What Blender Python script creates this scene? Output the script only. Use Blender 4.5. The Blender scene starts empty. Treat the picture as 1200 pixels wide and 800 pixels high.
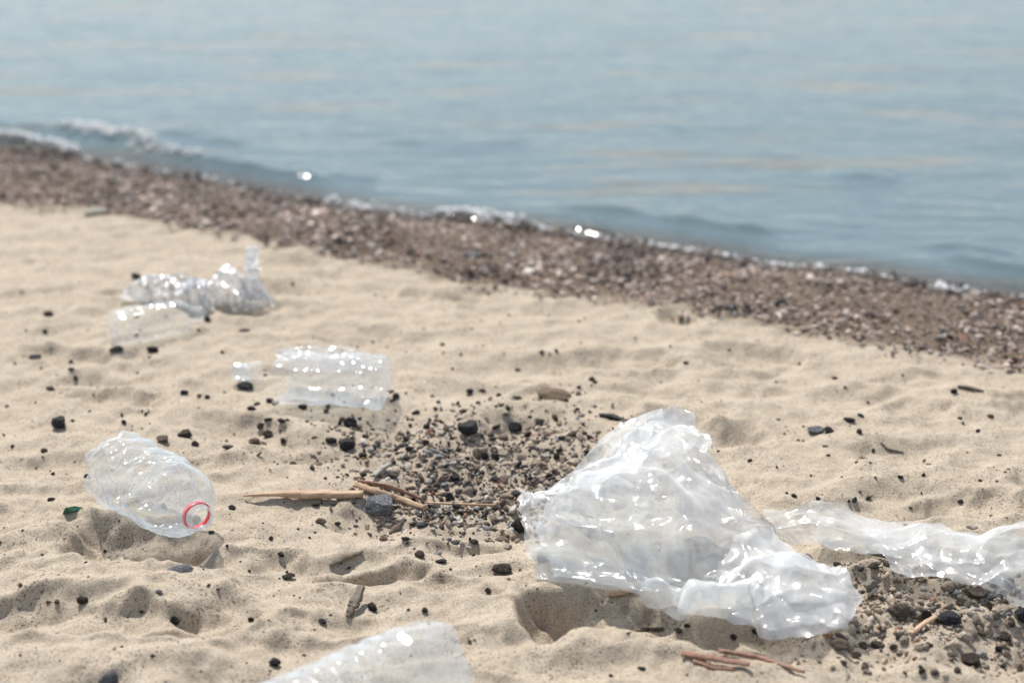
import bpy, math, random
import numpy as np
from mathutils import Vector, Matrix, Quaternion

rng = np.random.default_rng(7)
random.seed(7)
SC = bpy.context.scene
COL = SC.collection
R = math.radians

# ------------------------------------------------------------------ camera
CAM_H = 0.68
PITCH = 18.3                       # degrees below the horizon
FPX = 1200 * 50 / 36.0             # focal length in photo pixels
cam_d = bpy.data.cameras.new("camera")
cam_d.lens = 50; cam_d.sensor_width = 36
cam_d.clip_start = 0.05; cam_d.clip_end = 2000
cam_d.dof.use_dof = True
cam_d.dof.focus_distance = 1.52
cam_d.dof.aperture_fstop = 3.5
cam = bpy.data.objects.new("camera", cam_d); COL.objects.link(cam)
cam.location = (0, 0, CAM_H)
cam.rotation_euler = (R(90 - PITCH), 0, 0)
SC.camera = cam

# ------------------------------------------------------------------ sky, sun, exposure
SUN_EL, SUN_AZ = 55.0, -24.0       # azimuth from +Y, negative = to the left
world = bpy.data.worlds.new("World"); SC.world = world; world.use_nodes = True
wn = world.node_tree; wn.nodes.clear()
sky = wn.nodes.new('ShaderNodeTexSky'); sky.sky_type = 'NISHITA'; sky.sun_disc = False
sky.sun_elevation = R(SUN_EL); sky.sun_rotation = R(SUN_AZ)
sky.air_density = .8; sky.dust_density = .4; sky.ozone_density = 1.0
bg = wn.nodes.new('ShaderNodeBackground'); bg.inputs[1].default_value = 0.12
wo = wn.nodes.new('ShaderNodeOutputWorld')
hs = wn.nodes.new('ShaderNodeHueSaturation'); hs.inputs['Saturation'].default_value = .55     # a milky, thinly veiled sky
wn.links.new(sky.outputs[0], hs.inputs['Color']); wn.links.new(hs.outputs[0], bg.inputs[0]); wn.links.new(bg.outputs[0], wo.inputs[0])
sun_d = bpy.data.lights.new("sun", 'SUN'); sun_d.energy = 3.3; sun_d.angle = R(0.55)
sun_d.color = (1.0, 0.955, 0.90)
sun = bpy.data.objects.new("sun", sun_d); COL.objects.link(sun)
sdir = Vector((math.sin(R(SUN_AZ)) * math.cos(R(SUN_EL)), math.cos(R(SUN_AZ)) * math.cos(R(SUN_EL)), math.sin(R(SUN_EL))))
sun.rotation_euler = sdir.to_track_quat('Z', 'Y').to_euler()
SC.view_settings.view_transform = 'Standard'; SC.view_settings.look = 'None'
SC.view_settings.gamma = 1; SC.view_settings.exposure = 0.70
SC.render.engine = 'CYCLES'
cy = SC.cycles
cy.use_denoising = True
cy.transparent_max_bounces = 24; cy.max_bounces = 8; cy.diffuse_bounces = 3
cy.glossy_bounces = 3; cy.transmission_bounces = 6
cy.sample_clamp_indirect = 6.0
cy.caustics_reflective = False; cy.caustics_refractive = False

# ------------------------------------------------------------------ noise
def _hash(ix, iy, seed):
    h = (ix.astype(np.int64) * 374761393 + iy.astype(np.int64) * 668265263 + seed * 1442695041) & 0xFFFFFFFF
    h = ((h ^ (h >> 13)) * 1274126177) & 0xFFFFFFFF
    return ((h ^ (h >> 16)) & 0xFFFF) / 65535.0
def noise(x, y, s=1.0, seed=0):
    """gradient noise, about -1..1, feature size s"""
    x = np.asarray(x, float) / s + seed * 17.31; y = np.asarray(y, float) / s - seed * 9.73
    ix = np.floor(x); iy = np.floor(y); fx = x - ix; fy = y - iy
    u = fx * fx * fx * (fx * (fx * 6 - 15) + 10); v = fy * fy * fy * (fy * (fy * 6 - 15) + 10)
    def g(dx, dy):
        a = _hash(ix + dx, iy + dy, seed) * 2 * math.pi
        return np.cos(a) * (fx - dx) + np.sin(a) * (fy - dy)
    a = g(0, 0); b = g(1, 0); c = g(0, 1); d = g(1, 1)
    return 1.5 * ((a * (1 - u) + b * u) * (1 - v) + (c * (1 - u) + d * u) * v)
def sstep(a, b, t):
    t = np.clip((t - a) / (b - a), 0, 1); return t * t * (3 - 2 * t)

# ------------------------------------------------------------------ from photo positions to places on the beach
cp, sp = math.cos(R(PITCH)), math.sin(R(PITCH))
def ray(px, py):
    a = (px - 600) / FPX; b = (400 - py) / FPX
    return np.array([a, cp + b * sp, -sp + b * cp])
def at_z(px, py, z):
    d = ray(px, py); t = (z - CAM_H) / d[2]
    return np.array([d[0] * t, d[1] * t, z])
def poly_world(pts, z):
    return np.array([at_z(px, py, z)[:2] for px, py in pts])
WATER_Z = -0.055
shore = poly_world([(-260, 128), (0, 176), (100, 190), (220, 212), (320, 231), (400, 246), (500, 259), (600, 268), (700, 283),
                    (800, 298), (900, 318), (1000, 325), (1100, 343), (1200, 354), (1420, 385)], WATER_Z)
edge = poly_world([(-260, 190), (0, 240), (100, 250), (200, 272), (300, 291), (400, 306), (500, 325), (600, 345), (700, 359),
                   (800, 371), (900, 386), (1000, 406), (1100, 426), (1200, 441), (1420, 480)], -0.01)
def extend(pl, n=40.0):
    a = pl[0] + (pl[0] - pl[1]) / np.linalg.norm(pl[0] - pl[1]) * n
    b = pl[-1] + (pl[-1] - pl[-2]) / np.linalg.norm(pl[-1] - pl[-2]) * n
    return np.vstack([a, pl, b])
shore = extend(shore); edge = extend(edge)
def side_dist(pl, x, y):
    """distance to the polyline, positive towards the water"""
    best = np.full(np.shape(x), 1e9); sgn = np.ones(np.shape(x))
    for i in range(len(pl) - 1):
        ax, ay = pl[i]; bx, by = pl[i + 1]; dx, dy = bx - ax, by - ay
        t = np.clip(((x - ax) * dx + (y - ay) * dy) / (dx * dx + dy * dy), 0, 1)
        qx = x - ax - t * dx; qy = y - ay - t * dy; d = np.hypot(qx, qy)
        m = d < best; best = np.where(m, d, best)
        sgn = np.where(m, np.sign(dx * qy - dy * qx), sgn)
    return best * sgn

# hollows and mounds seen in the sand: photo x, y, half-width (m), half-depth (m), depth (m), turn (deg), hard edge 0..1
HOLLOWS = [
    (165, 636, .085, .045, .026, -8, .8), (215, 645, .035, .03, .014, 0, .6), (100, 612, .03, .02, .012, -30, .7),
    (700, 716, .075, .036, .024, -6, .85), (640, 728, .03, .045, .020, 10, .8), (150, 728, .11, .030, .018, -8, .5),
    (20, 706, .10, .020, .012, 6, .5), (440, 672, .055, .020, .016, 12, .7), (230, 742, .06, .02, .012, 5, .5),
    (540, 634, .045, .018, .013, 5, .5), (60, 575, .07, .025, .010, 0, .4), (300, 660, .07, .02, .009, 0, .4),
    (60, 540, .06, .03, .009, 0, .4), (540, 690, .05, .02, .010, -20, .4), (840, 745, .10, .03, .020, 8, .6),
    (900, 765, .06, .02, .012, 0, .5), (380, 735, .05, .02, .010, 0, .4), (850, 515, .05, .03, .012, 0, .4),
    (60, 450, .12, .05, .010, 0, .4), (160, 437, .08, .04, .012, 0, .5), (1110, 540, .12, .04, .010, -10, .4),
    (1150, 600, .07, .03, .012, 0, .4), (400, 440, .10, .05, .010, 0, .4), (620, 430, .10, .05, .010, 0, .4),
    (640, 460, .035, .02, .006, 0, .5), (240, 545, .04, .02, .01, 10, .4), (1020, 600, .09, .03, .01, 0, .4),
    (50, 655, .10, .02, .008, 4, .4), (480, 765, .2, .03, .006, 0, .2), (650, 775, .10, .03, .01, -15, .4),
    (1100, 700, .10, .05, .008, 0, .3), (720, 445, .09, .04, .008, 0, .4), (1000, 470, .15, .05, .01, -10, .4)]
MOUNDS = [(330, 575, .09, .03, .006, 0), (600, 655, .06, .02, .010, 8), (430, 640, .05, .015, .010, 15), (50, 625, .08, .02, .008, 0),
          (120, 690, .10, .02, .008, -6), (250, 700, .08, .02, .010, 6), (600, 610, .06, .015, .008, 0), (700, 770, .08, .02, .01, 0),
          (190, 775, .12, .02, .010, 0), (820, 725, .05, .02, .012, 25), (610, 700, .03, .03, .008, 20)]
_hol = []
for (px, py, a, b, dp, ro, hd) in HOLLOWS:
    p = at_z(px, py, 0); _hol.append((p[0], p[1], a, b, dp * .72, R(ro), hd))
_mou = []
for (px, py, a, b, dp, ro) in MOUNDS:
    p = at_z(px, py, 0); _mou.append((p[0], p[1], a, b, dp, R(ro)))
_r2 = np.random.default_rng(99)
for k in range(230):                        # more trodden hollows all over the beach
    yy = 1.0 + 3.3 * _r2.random() ** 1.2
    xx = (_r2.random() * 2 - 1) * (0.35 + 0.45 * yy)
    _hol.append((xx, yy, _r2.uniform(.025, .08), _r2.uniform(.02, .055), _r2.uniform(.004, .009) * (1.0 if yy < 1.6 else 1.45), _r2.uniform(-.6, .6), _r2.uniform(.2, .6)))

def ground(x, y):
    x = np.asarray(x, float); y = np.asarray(y, float)
    dS = side_dist(shore, x, y); dE = side_dist(edge, x, y)
    t = np.clip(dE / np.maximum(dE - dS, 1e-4), 0, 1)          # 0 at the edge of the sand, 1 at the water
    base = np.where(dS > 0, WATER_Z - 0.10 * dS, -0.005 + (WATER_Z + 0.005) * t)
    base = np.where(dS > 3, WATER_Z - .3 - .05 * np.minimum(dS - 3, 40), base)
    base = base + np.where((t > 0) & (t < 1), 0.012 * np.sin(t * math.pi), 0)
    wx = x + .03 * noise(x, y, .16, 3); wy = y + .03 * noise(x, y, .16, 4)
    r1 = 1 - np.sqrt(noise(wx, wy * 1.4, .17, 5) ** 2 + .004)
    r2 = 1 - np.sqrt(noise(wx + .1, wy * 1.3, .075, 6) ** 2 + .006)
    rough = .016 * (r1 - .6) + .0065 * (r2 - .6) + .020 * noise(x, y, .55, 8) + .0030 * noise(x, y, .030, 9) \
        + .0012 * noise(x, y, .012, 10)
    z = rough
    near = (y > .6) & (y < 5) & (np.abs(x) < 4)
    if np.any(near):
        xs = x[near] if x.ndim else x; ys = y[near] if y.ndim else y
        zz = np.zeros_like(xs)
        xw = xs + .012 * noise(xs, ys, .045, 21) + .006 * noise(xs, ys, .016, 23); yw = ys + .010 * noise(xs, ys, .045, 22) + .005 * noise(xs, ys, .016, 24)
        order = np.argsort(ys, kind='stable') if xs.ndim else None
        if order is not None:
            ysort = ys[order]
            for (cx, cy_, a, b, dp, ro, hd) in _hol:
                rr = max(a, b) * 2.0
                i0, i1 = np.searchsorted(ysort, [cy_ - rr, cy_ + rr]); idx = order[i0:i1]
                idx = idx[np.abs(xs[idx] - cx) < rr]
                if len(idx) == 0: continue
                c, s = math.cos(ro), math.sin(ro)
                u = ((xw[idx] - cx) * c + (yw[idx] - cy_) * s) / a; v = (-(xw[idx] - cx) * s + (yw[idx] - cy_) * c) / b
                r = np.sqrt(u * u + v * v)
                w = 1 - sstep(.35 + .45 * hd, 1.45 - .35 * hd, r)
                zz[idx] += -dp * w + dp * .28 * np.exp(-((r - 1.35) / .28) ** 2)
            for (cx, cy_, a, b, dp, ro) in _mou:
                rr = max(a, b) * 2.6
                i0, i1 = np.searchsorted(ysort, [cy_ - rr, cy_ + rr]); idx = order[i0:i1]
                c, s = math.cos(ro), math.sin(ro)
                u = ((xw[idx] - cx) * c + (yw[idx] - cy_) * s) / a; v = (-(xw[idx] - cx) * s + (yw[idx] - cy_) * c) / b
                zz[idx] += dp * np.exp(-(u * u + v * v))
        if x.ndim: z = z.copy(); z[near] += zz
    fade = np.where(dE < 0, 1.0, np.clip(1 - dE / .15, .30, 1))
    fade = np.where(dS > 0, .25 * np.clip(1 - dS / 2, .2, 1), fade)
    # the far and hind beach only rolls gently
    return base + z * fade
def gz(x, y): return float(ground(np.array([x]), np.array([y]))[0])
def on_ground(px, py):
    z = 0.0
    for _ in range(9):
        p = at_z(px, py, z); z = z * .3 + gz(p[0], p[1]) * .7
    p = at_z(px, py, z); return Vector((p[0], p[1], gz(p[0], p[1])))

# ------------------------------------------------------------------ materials
def new_mat(name):
    m = bpy.data.materials.new(name); m.use_nodes = True; nt = m.node_tree; nt.nodes.clear()
    out = nt.nodes.new('ShaderNodeOutputMaterial')
    return m, nt, out
class NT:
    def __init__(s, nt): s.nt = nt
    def n(s, t, **kw):
        nd = s.nt.nodes.new(t)
        for k, v in kw.items():
            if k in nd.inputs: nd.inputs[k].default_value = v
            else: setattr(nd, k, v)
        return nd
    def l(s, a, b): s.nt.links.new(a, b)
    def ramp(s, src, stops):
        r = s.n('ShaderNodeValToRGB'); e = r.color_ramp.elements
        while len(e) < len(stops): e.new(.5)
        for i, (p, c) in enumerate(stops):
            e[i].position = p; e[i].color = (*c, 1) if len(c) == 3 else c
        s.l(src, r.inputs[0]); return r.outputs[0]
    def noise(s, scale, detail=3, rough=.55, vec=None, dist=0):
        nd = s.n('ShaderNodeTexNoise'); nd.inputs['Scale'].default_value = scale; nd.inputs['Detail'].default_value = detail
        nd.inputs['Roughness'].default_value = rough; nd.inputs['Distortion'].default_value = dist
        if vec is not None: s.l(vec, nd.inputs['Vector'])
        return nd.outputs[0]
    def math(s, op, a, b=None, clamp=False):
        nd = s.n('ShaderNodeMath', operation=op); nd.use_clamp = clamp
        for i, v in enumerate((a, b)):
            if v is None: continue
            if isinstance(v, (int, float)): nd.inputs[i].default_value = v
            else: s.l(v, nd.inputs[i])
        return nd.outputs[0]
    def mix(s, fac, a, b, mode='MIX'):
        nd = s.n('ShaderNodeMix', data_type='RGBA', blend_type=mode)
        for i, v in ((0, fac), (6, a), (7, b)):
            if isinstance(v, (int, float)): nd.inputs[i].default_value = v
            elif isinstance(v, tuple): nd.inputs[i].default_value = (*v, 1)
            else: s.l(v, nd.inputs[i])
        return nd.outputs[2]

def mat_sand():
    m, nt, out = new_mat("beach_sand"); g = NT(nt)
    tc = g.n('ShaderNodeTexCoord').outputs['Object']
    at = g.n('ShaderNodeAttribute', attribute_name='zone')
    sep = g.n('ShaderNodeSeparateColor'); g.l(at.outputs['Color'], sep.inputs[0])
    big = g.noise(9, 4, .6, tc); mid = g.noise(60, 4, .65, tc); fine = g.noise(520, 2, .7, tc); grain = g.noise(1500, 2, .8, tc)
    base = g.ramp(big, [(.3, (.43, .36, .27)), (.7, (.50, .43, .33))])
    base = g.mix(.45, base, g.ramp(mid, [(.3, (.40, .33, .245)), (.7, (.51, .45, .36))]))
    base = g.mix(.9, base, g.ramp(fine, [(.3, (.48, .43, .37)), (.5, (1, 1, 1)), (.72, (1.15, 1.13, 1.1))]), 'MULTIPLY')
    base = g.mix(.8, base, g.ramp(grain, [(.28, (.25, .19, .15)), (.42, (1, 1, 1))]), 'MULTIPLY')
    # coarse grey and brown grit lying in patches
    grit = g.math('MULTIPLY', g.ramp(g.noise(330, 1, .5, tc), [(.60, (0, 0, 0)), (.66, (1, 1, 1))]), g.ramp(g.noise(14, 3, .6, tc), [(.40, (0, 0, 0)), (.60, (1, 1, 1))]))
    base = g.mix(g.math('MULTIPLY', grit, .8), base, (.12, .085, .06))
    wet = g.mix(1.0, base, (.36, .31, .285), 'MULTIPLY')
    base = g.mix(sep.outputs[0], base, wet)                       # damp sand under the gravel bank, darkened to paint shade between its stones
    bed = g.mix(.5, (.15, .115, .08), g.ramp(mid, [(.35, (.05, .04, .03)), (.65, (.22, .165, .11))]))
    base = g.mix(sep.outputs[1], base, bed)                       # the bed of the lake
    b = g.n('ShaderNodeBsdfPrincipled'); g.l(base, b.inputs['Base Color']); b.inputs['Roughness'].default_value = .9
    b.inputs['Specular IOR Level'].default_value = .25
    h = g.math('ADD', g.math('MULTIPLY', fine, .7), g.math('ADD', g.math('MULTIPLY', grain, .35), g.math('MULTIPLY', mid, 1.6)))
    bp = g.n('ShaderNodeBump'); bp.inputs['Strength'].default_value = .8; bp.inputs['Distance'].default_value = .0016
    g.l(h, bp.inputs['Height']); g.l(bp.outputs[0], b.inputs['Normal']); g.l(b.outputs[0], out.inputs[0]); return m

def mat_stone(name="stone", rough=.75):
    m, nt, out = new_mat(name); g = NT(nt)
    at = g.n('ShaderNodeAttribute', attribute_name='col')
    tc = g.n('ShaderNodeTexCoord').outputs['Object']
    c = g.mix(.75, at.outputs['Color'], g.ramp(g.noise(420, 4, .7, tc), [(.3, (.55, .52, .5)), (.5, (1, 1, 1)), (.7, (1.5, 1.48, 1.42))]), 'MULTIPLY')
    b = g.n('ShaderNodeBsdfPrincipled'); b.inputs['Specular IOR Level'].default_value = .25; g.l(c, b.inputs['Base Color']); b.inputs['Roughness'].default_value = rough
    bp = g.n('ShaderNodeBump'); bp.inputs['Strength'].default_value = .5; bp.inputs['Distance'].default_value = .001
    g.l(g.noise(700, 4, .7, tc), bp.inputs['Height']); g.l(bp.outputs[0], b.inputs['Normal']); g.l(b.outputs[0], out.inputs[0]); return m

def mat_object_stone(name, col, col2, rough=.7, scale=300):
    m, nt, out = new_mat(name); g = NT(nt)
    tc = g.n('ShaderNodeTexCoord').outputs['Object']
    c = g.ramp(g.noise(scale / 90, 6, .75, tc), [(.40, col), (.62, col2)])
    dust = g.ramp(g.noise(1.6, 4, .7, tc), [(.52, (0, 0, 0)), (.75, (1, 1, 1))])
    c = g.mix(g.math('MULTIPLY', dust, .30), c, (.30, .245, .18))
    b = g.n('ShaderNodeBsdfPrincipled'); b.inputs['Specular IOR Level'].default_value = .22; g.l(c, b.inputs['Base Color']); b.inputs['Roughness'].default_value = rough
    bp = g.n('ShaderNodeBump'); bp.inputs['Strength'].default_value = 1.0; bp.inputs['Distance'].default_value = .004
    g.l(g.noise(scale / 70, 6, .75, tc), bp.inputs['Height']); g.l(bp.outputs[0], b.inputs['Normal']); g.l(b.outputs[0], out.inputs[0]); return m

def mat_wood(name, a, b_, rough=.75):
    m, nt, out = new_mat(name); g = NT(nt)
    tc = g.n('ShaderNodeTexCoord').outputs['Object']
    mp = g.n('ShaderNodeMapping'); mp.inputs['Scale'].default_value = (18, 420, 420); g.l(tc, mp.inputs[0])
    f = g.noise(1, 4, .65, mp.outputs[0])
    c = g.ramp(f, [(.3, a), (.65, b_)])
    b = g.n('ShaderNodeBsdfPrincipled'); g.l(c, b.inputs['Base Color']); b.inputs['Roughness'].default_value = rough
    bp = g.n('ShaderNodeBump'); bp.inputs['Strength'].default_value = .6; bp.inputs['Distance'].default_value = .0007
    g.l(f, bp.inputs['Height']); g.l(bp.outputs[0], b.inputs['Normal']); g.l(b.outputs[0], out.inputs[0]); return m

def mat_film(name, haze_lo=.26, haze_hi=.46, rough=.17, bump=.18, tint=(.985, .99, .975), gloss=.085, foci=(), thin=()):
    """thin milky polythene: partly see-through, scatters light both ways, glossy skin"""
    m, nt, out = new_mat(name); g = NT(nt)
    tc = g.n('ShaderNodeTexCoord').outputs['Object']
    bp = g.n('ShaderNodeBump'); bp.inputs['Strength'].default_value = bump; bp.inputs['Distance'].default_value = .003
    warp = g.n('ShaderNodeTexNoise'); warp.inputs['Scale'].default_value = 16; warp.inputs['Detail'].default_value = 1; g.l(tc, warp.inputs['Vector'])
    ws = g.n('ShaderNodeVectorMath', operation='SCALE'); ws.inputs['Scale'].default_value = .022; g.l(warp.outputs['Color'], ws.inputs[0])
    pos = g.n('ShaderNodeVectorMath', operation='ADD'); g.l(tc, pos.inputs[0]); g.l(ws.outputs[0], pos.inputs[1])
    rc = random.Random(len(name) * 3 + 1); hgt = None
    for k in range(7):                           # each a set of sharp straight folds, strong only in its own patches
        lam = .018 * (1.38 ** k); an = R(53 + rc.uniform(-42, 42)) if k % 3 else rc.uniform(0, math.pi); nz_ = rc.uniform(-.6, .6)
        dt = g.n('ShaderNodeVectorMath', operation='DOT_PRODUCT'); g.l(pos.outputs[0], dt.inputs[0]); dt.inputs[1].default_value = (math.cos(an), math.sin(an), nz_)
        pp = g.n('ShaderNodeMath', operation='PINGPONG'); g.l(dt.outputs['Value'], pp.inputs[0]); pp.inputs[1].default_value = lam / 2
        rp = g.math('SQRT', g.math('ADD', g.math('MULTIPLY', pp.outputs[0], pp.outputs[0]), .0013 ** 2))
        mo = g.n('ShaderNodeVectorMath', operation='ADD'); g.l(tc, mo.inputs[0]); mo.inputs[1].default_value = (k * 3.7, k * 1.3, k * 2.1)
        msk = g.ramp(g.noise(13, 2, .5, mo.outputs[0]), [(.42, (0, 0, 0)), (.66, (1, 1, 1))])
        t_ = g.math('MULTIPLY', g.math('MULTIPLY', rp, msk), bump * rc.uniform(.6, 1.2))
        hgt = t_ if hgt is None else g.math('ADD', hgt, t_)
    uvn = g.n('ShaderNodeUVMap'); uvn.uv_map = 'sheet'
    for q, (fu, fv, per, amp, rmax) in enumerate(foci):
        sb = g.n('ShaderNodeVectorMath', operation='SUBTRACT'); g.l(uvn.outputs[0], sb.inputs[0]); sb.inputs[1].default_value = (fu, fv, 0)
        sx = g.n('ShaderNodeSeparateXYZ'); g.l(sb.outputs[0], sx.inputs[0])
        ang = g.math('ARCTAN2', sx.outputs[1], sx.outputs[0])
        rr = g.n('ShaderNodeVectorMath', operation='LENGTH'); g.l(sb.outputs[0], rr.inputs[0]); r_ = rr.outputs['Value']
        aw = g.math('ADD', ang, g.math('MULTIPLY', g.noise(14, 2, .5, tc), per * 2.2))
        p2 = g.n('ShaderNodeMath', operation='PINGPONG'); g.l(aw, p2.inputs[0]); p2.inputs[1].default_value = per / 2
        d_ = g.math('MULTIPLY', p2.outputs[0], g.math('MINIMUM', r_, .10))
        rd = g.math('SQRT', g.math('ADD', g.math('MULTIPLY', d_, d_), .0008 ** 2))
        fall = g.n('ShaderNodeMapRange'); fall.interpolation_type = 'SMOOTHSTEP'; g.l(r_, fall.inputs[0]); fall.inputs[1].default_value = rmax; fall.inputs[2].default_value = rmax * .35
        fall.inputs[3].default_value = 0; fall.inputs[4].default_value = 1
        mo = g.n('ShaderNodeVectorMath', operation='ADD'); g.l(tc, mo.inputs[0]); mo.inputs[1].default_value = (q * 5.1, 9.3, q * 1.7)
        mk = g.ramp(g.noise(17, 2, .5, mo.outputs[0]), [(.36, (0, 0, 0)), (.58, (1, 1, 1))])
        hgt = g.math('ADD', hgt, g.math('MULTIPLY', g.math('MULTIPLY', rd, g.math('MULTIPLY', fall.outputs[0], mk)), -amp))
    bp.inputs['Strength'].default_value = 1.0; bp.inputs['Distance'].default_value = 1.0
    g.l(hgt, bp.inputs['Height'])
    tr = g.n('ShaderNodeBsdfTransparent'); tr.inputs[0].default_value = (.96, .975, .98, 1)
    di = g.n('ShaderNodeBsdfDiffuse'); di.inputs[0].default_value = (*tint, 1); g.l(bp.outputs[0], di.inputs['Normal'])
    tl = g.n('ShaderNodeBsdfTranslucent'); tl.inputs[0].default_value = (*tint, 1); g.l(bp.outputs[0], tl.inputs['Normal'])
    dm = g.n('ShaderNodeMixShader'); dm.inputs[0].default_value = .55; g.l(di.outputs[0], dm.inputs[1]); g.l(tl.outputs[0], dm.inputs[2])
    lw = g.n('ShaderNodeLayerWeight'); lw.inputs[0].default_value = .35
    hz = g.ramp(g.noise(15, 4, .6, tc, .8), [(.36, (haze_lo,) * 3), (.62, (haze_hi,) * 3)])
    for (tu, tv, tr_, k_) in thin:               # places where the film lies single and clear instead of doubled
        sb = g.n('ShaderNodeVectorMath', operation='SUBTRACT'); g.l(uvn.outputs[0], sb.inputs[0]); sb.inputs[1].default_value = (tu, tv, 0)
        sm = g.n('ShaderNodeVectorMath', operation='MULTIPLY'); g.l(sb.outputs[0], sm.inputs[0]); sm.inputs[1].default_value = (1, 1.5, 0)
        ln = g.n('ShaderNodeVectorMath', operation='LENGTH'); g.l(sm.outputs[0], ln.inputs[0])
        dd = g.math('ADD', ln.outputs['Value'], g.math('MULTIPLY', g.math('SUBTRACT', g.noise(30, 3, .6, tc), .5), .03))
        mr = g.n('ShaderNodeMapRange'); mr.interpolation_type = 'SMOOTHSTEP'; g.l(dd, mr.inputs[0]); mr.inputs[1].default_value = tr_; mr.inputs[2].default_value = tr_ * .6
        mr.inputs[3].default_value = 1; mr.inputs[4].default_value = k_
        hz = g.math('MULTIPLY', hz, mr.outputs[0])
    fac = g.math('ADD', hz, g.math('MULTIPLY', lw.outputs['Facing'], .30), True)
    mx = g.n('ShaderNodeMixShader'); g.l(fac, mx.inputs[0]); g.l(tr.outputs[0], mx.inputs[1]); g.l(dm.outputs[0], mx.inputs[2])
    gl = g.n('ShaderNodeBsdfGlossy'); gl.inputs['Roughness'].default_value = rough; gl.inputs[0].default_value = (1, 1, 1, 1); g.l(bp.outputs[0], gl.inputs['Normal'])
    lf = g.n('ShaderNodeLayerWeight'); lf.inputs[0].default_value = .5; g.l(bp.outputs[0], lf.inputs['Normal'])
    f2 = g.math('ADD', g.math('MULTIPLY', g.math('POWER', lf.outputs['Facing'], 5), .42), gloss, True)   # both skins of the film
    m2 = g.n('ShaderNodeMixShader'); g.l(f2, m2.inputs[0]); g.l(mx.outputs[0], m2.inputs[1]); g.l(gl.outputs[0], m2.inputs[2])
    g.l(m2.outputs[0], out.inputs[0]); return m

def mat_water():
    m, nt, out = new_mat("lake_water"); g = NT(nt)
    tc = g.n('ShaderNodeTexCoord').outputs['Object']
    mp = g.n('ShaderNodeMapping'); mp.inputs['Rotation'].default_value = (0, 0, R(6)); mp.inputs['Scale'].default_value = (.55, 1.7, 1); g.l(tc, mp.inputs[0])
    h = g.math('ADD', g.math('MULTIPLY', g.noise(9, 4, .5, mp.outputs[0]), 1.0), g.math('MULTIPLY', g.noise(34, 2, .5, mp.outputs[0]), .22))
    bp = g.n('ShaderNodeBump'); bp.inputs['Strength'].default_value = .4; bp.inputs['Distance'].default_value = .03
    g.l(h, bp.inputs['Height'])
    tr = g.n('ShaderNodeBsdfTransparent'); tr.inputs[0].default_value = (.80, .84, .80, 1)
    at = g.n('ShaderNodeAttribute', attribute_name='murk')
    di = g.n('ShaderNodeBsdfDiffuse')
    m3 = g.n('ShaderNodeMapping'); m3.inputs['Scale'].default_value = (1.1, 3.6, 1); m3.inputs['Rotation'].default_value = (0, 0, R(8)); g.l(tc, m3.inputs[0])
    tan_streaks = g.ramp(g.noise(1.0, 4, .6, m3.outputs[0]), [(.54, (0, 0, 0)), (.70, (.75, .75, .75))])       # long tan streaks in the water colour
    near = g.ramp(g.math('ADD', at.outputs['Fac'], g.math('MULTIPLY', g.noise(3, 3, .6, m3.outputs[0]), .25)), [(.45, (1, 1, 1)), (.92, (0, 0, 0))])
    wc = g.mix(tan_streaks, (.125, .182, .198), (.235, .195, .14))
    g.l(g.mix(g.math('MULTIPLY', near, .85), wc, (.12, .09, .058)), di.inputs[0])
    mx = g.n('ShaderNodeMixShader'); g.l(at.outputs['Fac'], mx.inputs[0]); g.l(tr.outputs[0], mx.inputs[1]); g.l(di.outputs[0], mx.inputs[2])
    gl = g.n('ShaderNodeBsdfGlossy'); gl.inputs['Roughness'].default_value = .07; gl.inputs[0].default_value = (1, 1, 1, 1); g.l(bp.outputs[0], gl.inputs['Normal'])
    fr = g.n('ShaderNodeFresnel'); fr.inputs[0].default_value = 1.333; g.l(bp.outputs[0], fr.inputs['Normal'])
    m2 = g.n('ShaderNodeMixShader'); g.l(g.math('MULTIPLY', fr.outputs[0], .47), m2.inputs[0]); g.l(mx.outputs[0], m2.inputs[1]); g.l(gl.outputs[0], m2.inputs[2])
    g.l(m2.outputs[0], out.inputs[0]); return m

def mat_plain(name, col, rough=.5, trans=0.0):
    m, nt, out = new_mat(name); g = NT(nt)
    tc = g.n('ShaderNodeTexCoord').outputs['Object']
    c = g.ramp(g.noise(180, 3, .6, tc), [(.3, tuple(v * .8 for v in col)), (.7, tuple(min(1, v * 1.15) for v in col))])
    b = g.n('ShaderNodeBsdfPrincipled'); g.l(c, b.inputs['Base Color']); b.inputs['Roughness'].default_value = rough
    if trans:
        tr = g.n('ShaderNodeBsdfTransparent'); tr.inputs[0].default_value = (*[min(1, v * 1.6 + .2) for v in col], 1)
        mx = g.n('ShaderNodeMixShader'); mx.inputs[0].default_value = 1 - trans
        g.l(tr.outputs[0], mx.inputs[1]); g.l(b.outputs[0], mx.inputs[2]); g.l(mx.outputs[0], out.inputs[0])
    else: g.l(b.outputs[0], out.inputs[0])
    return m

M_SAND = mat_sand(); M_STONE = mat_stone(); M_WETSTONE = mat_stone("damp_gravel", .62); M_WATER = mat_water()
M_FILM = mat_film("milky_polythene", .22, .64, .22, .09, gloss=.10, tint=(.97, .99, .985), foci=[(.30, -.01, .20, .45, .26), (.36, .19, .24, .45, .24), (.0, .0, .22, .42, .22), (.20, .30, .2, .40, .2)], thin=[(.175, .165, .040, .15), (.25, .05, .035, .45)])
M_FILM_THIN = mat_film("clear_polythene", .20, .44, .20, .08, gloss=.085, tint=(.97, .99, .985), foci=[(.02, .1, .3, .4, .2), (.22, .12, .26, .4, .17), (.38, .02, .3, .4, .2)])
M_FILM_UNDER = mat_film("underside_polythene", .22, .50, .22, .17, gloss=.11, foci=[(.2, .1, .3, .4, .2)], thin=[(.14, .13, .05, .1)])
M_PET = mat_film("clear_bottle_plastic", .04, .12, .08, .05, (.84, .93, 1.0), .075)
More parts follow.
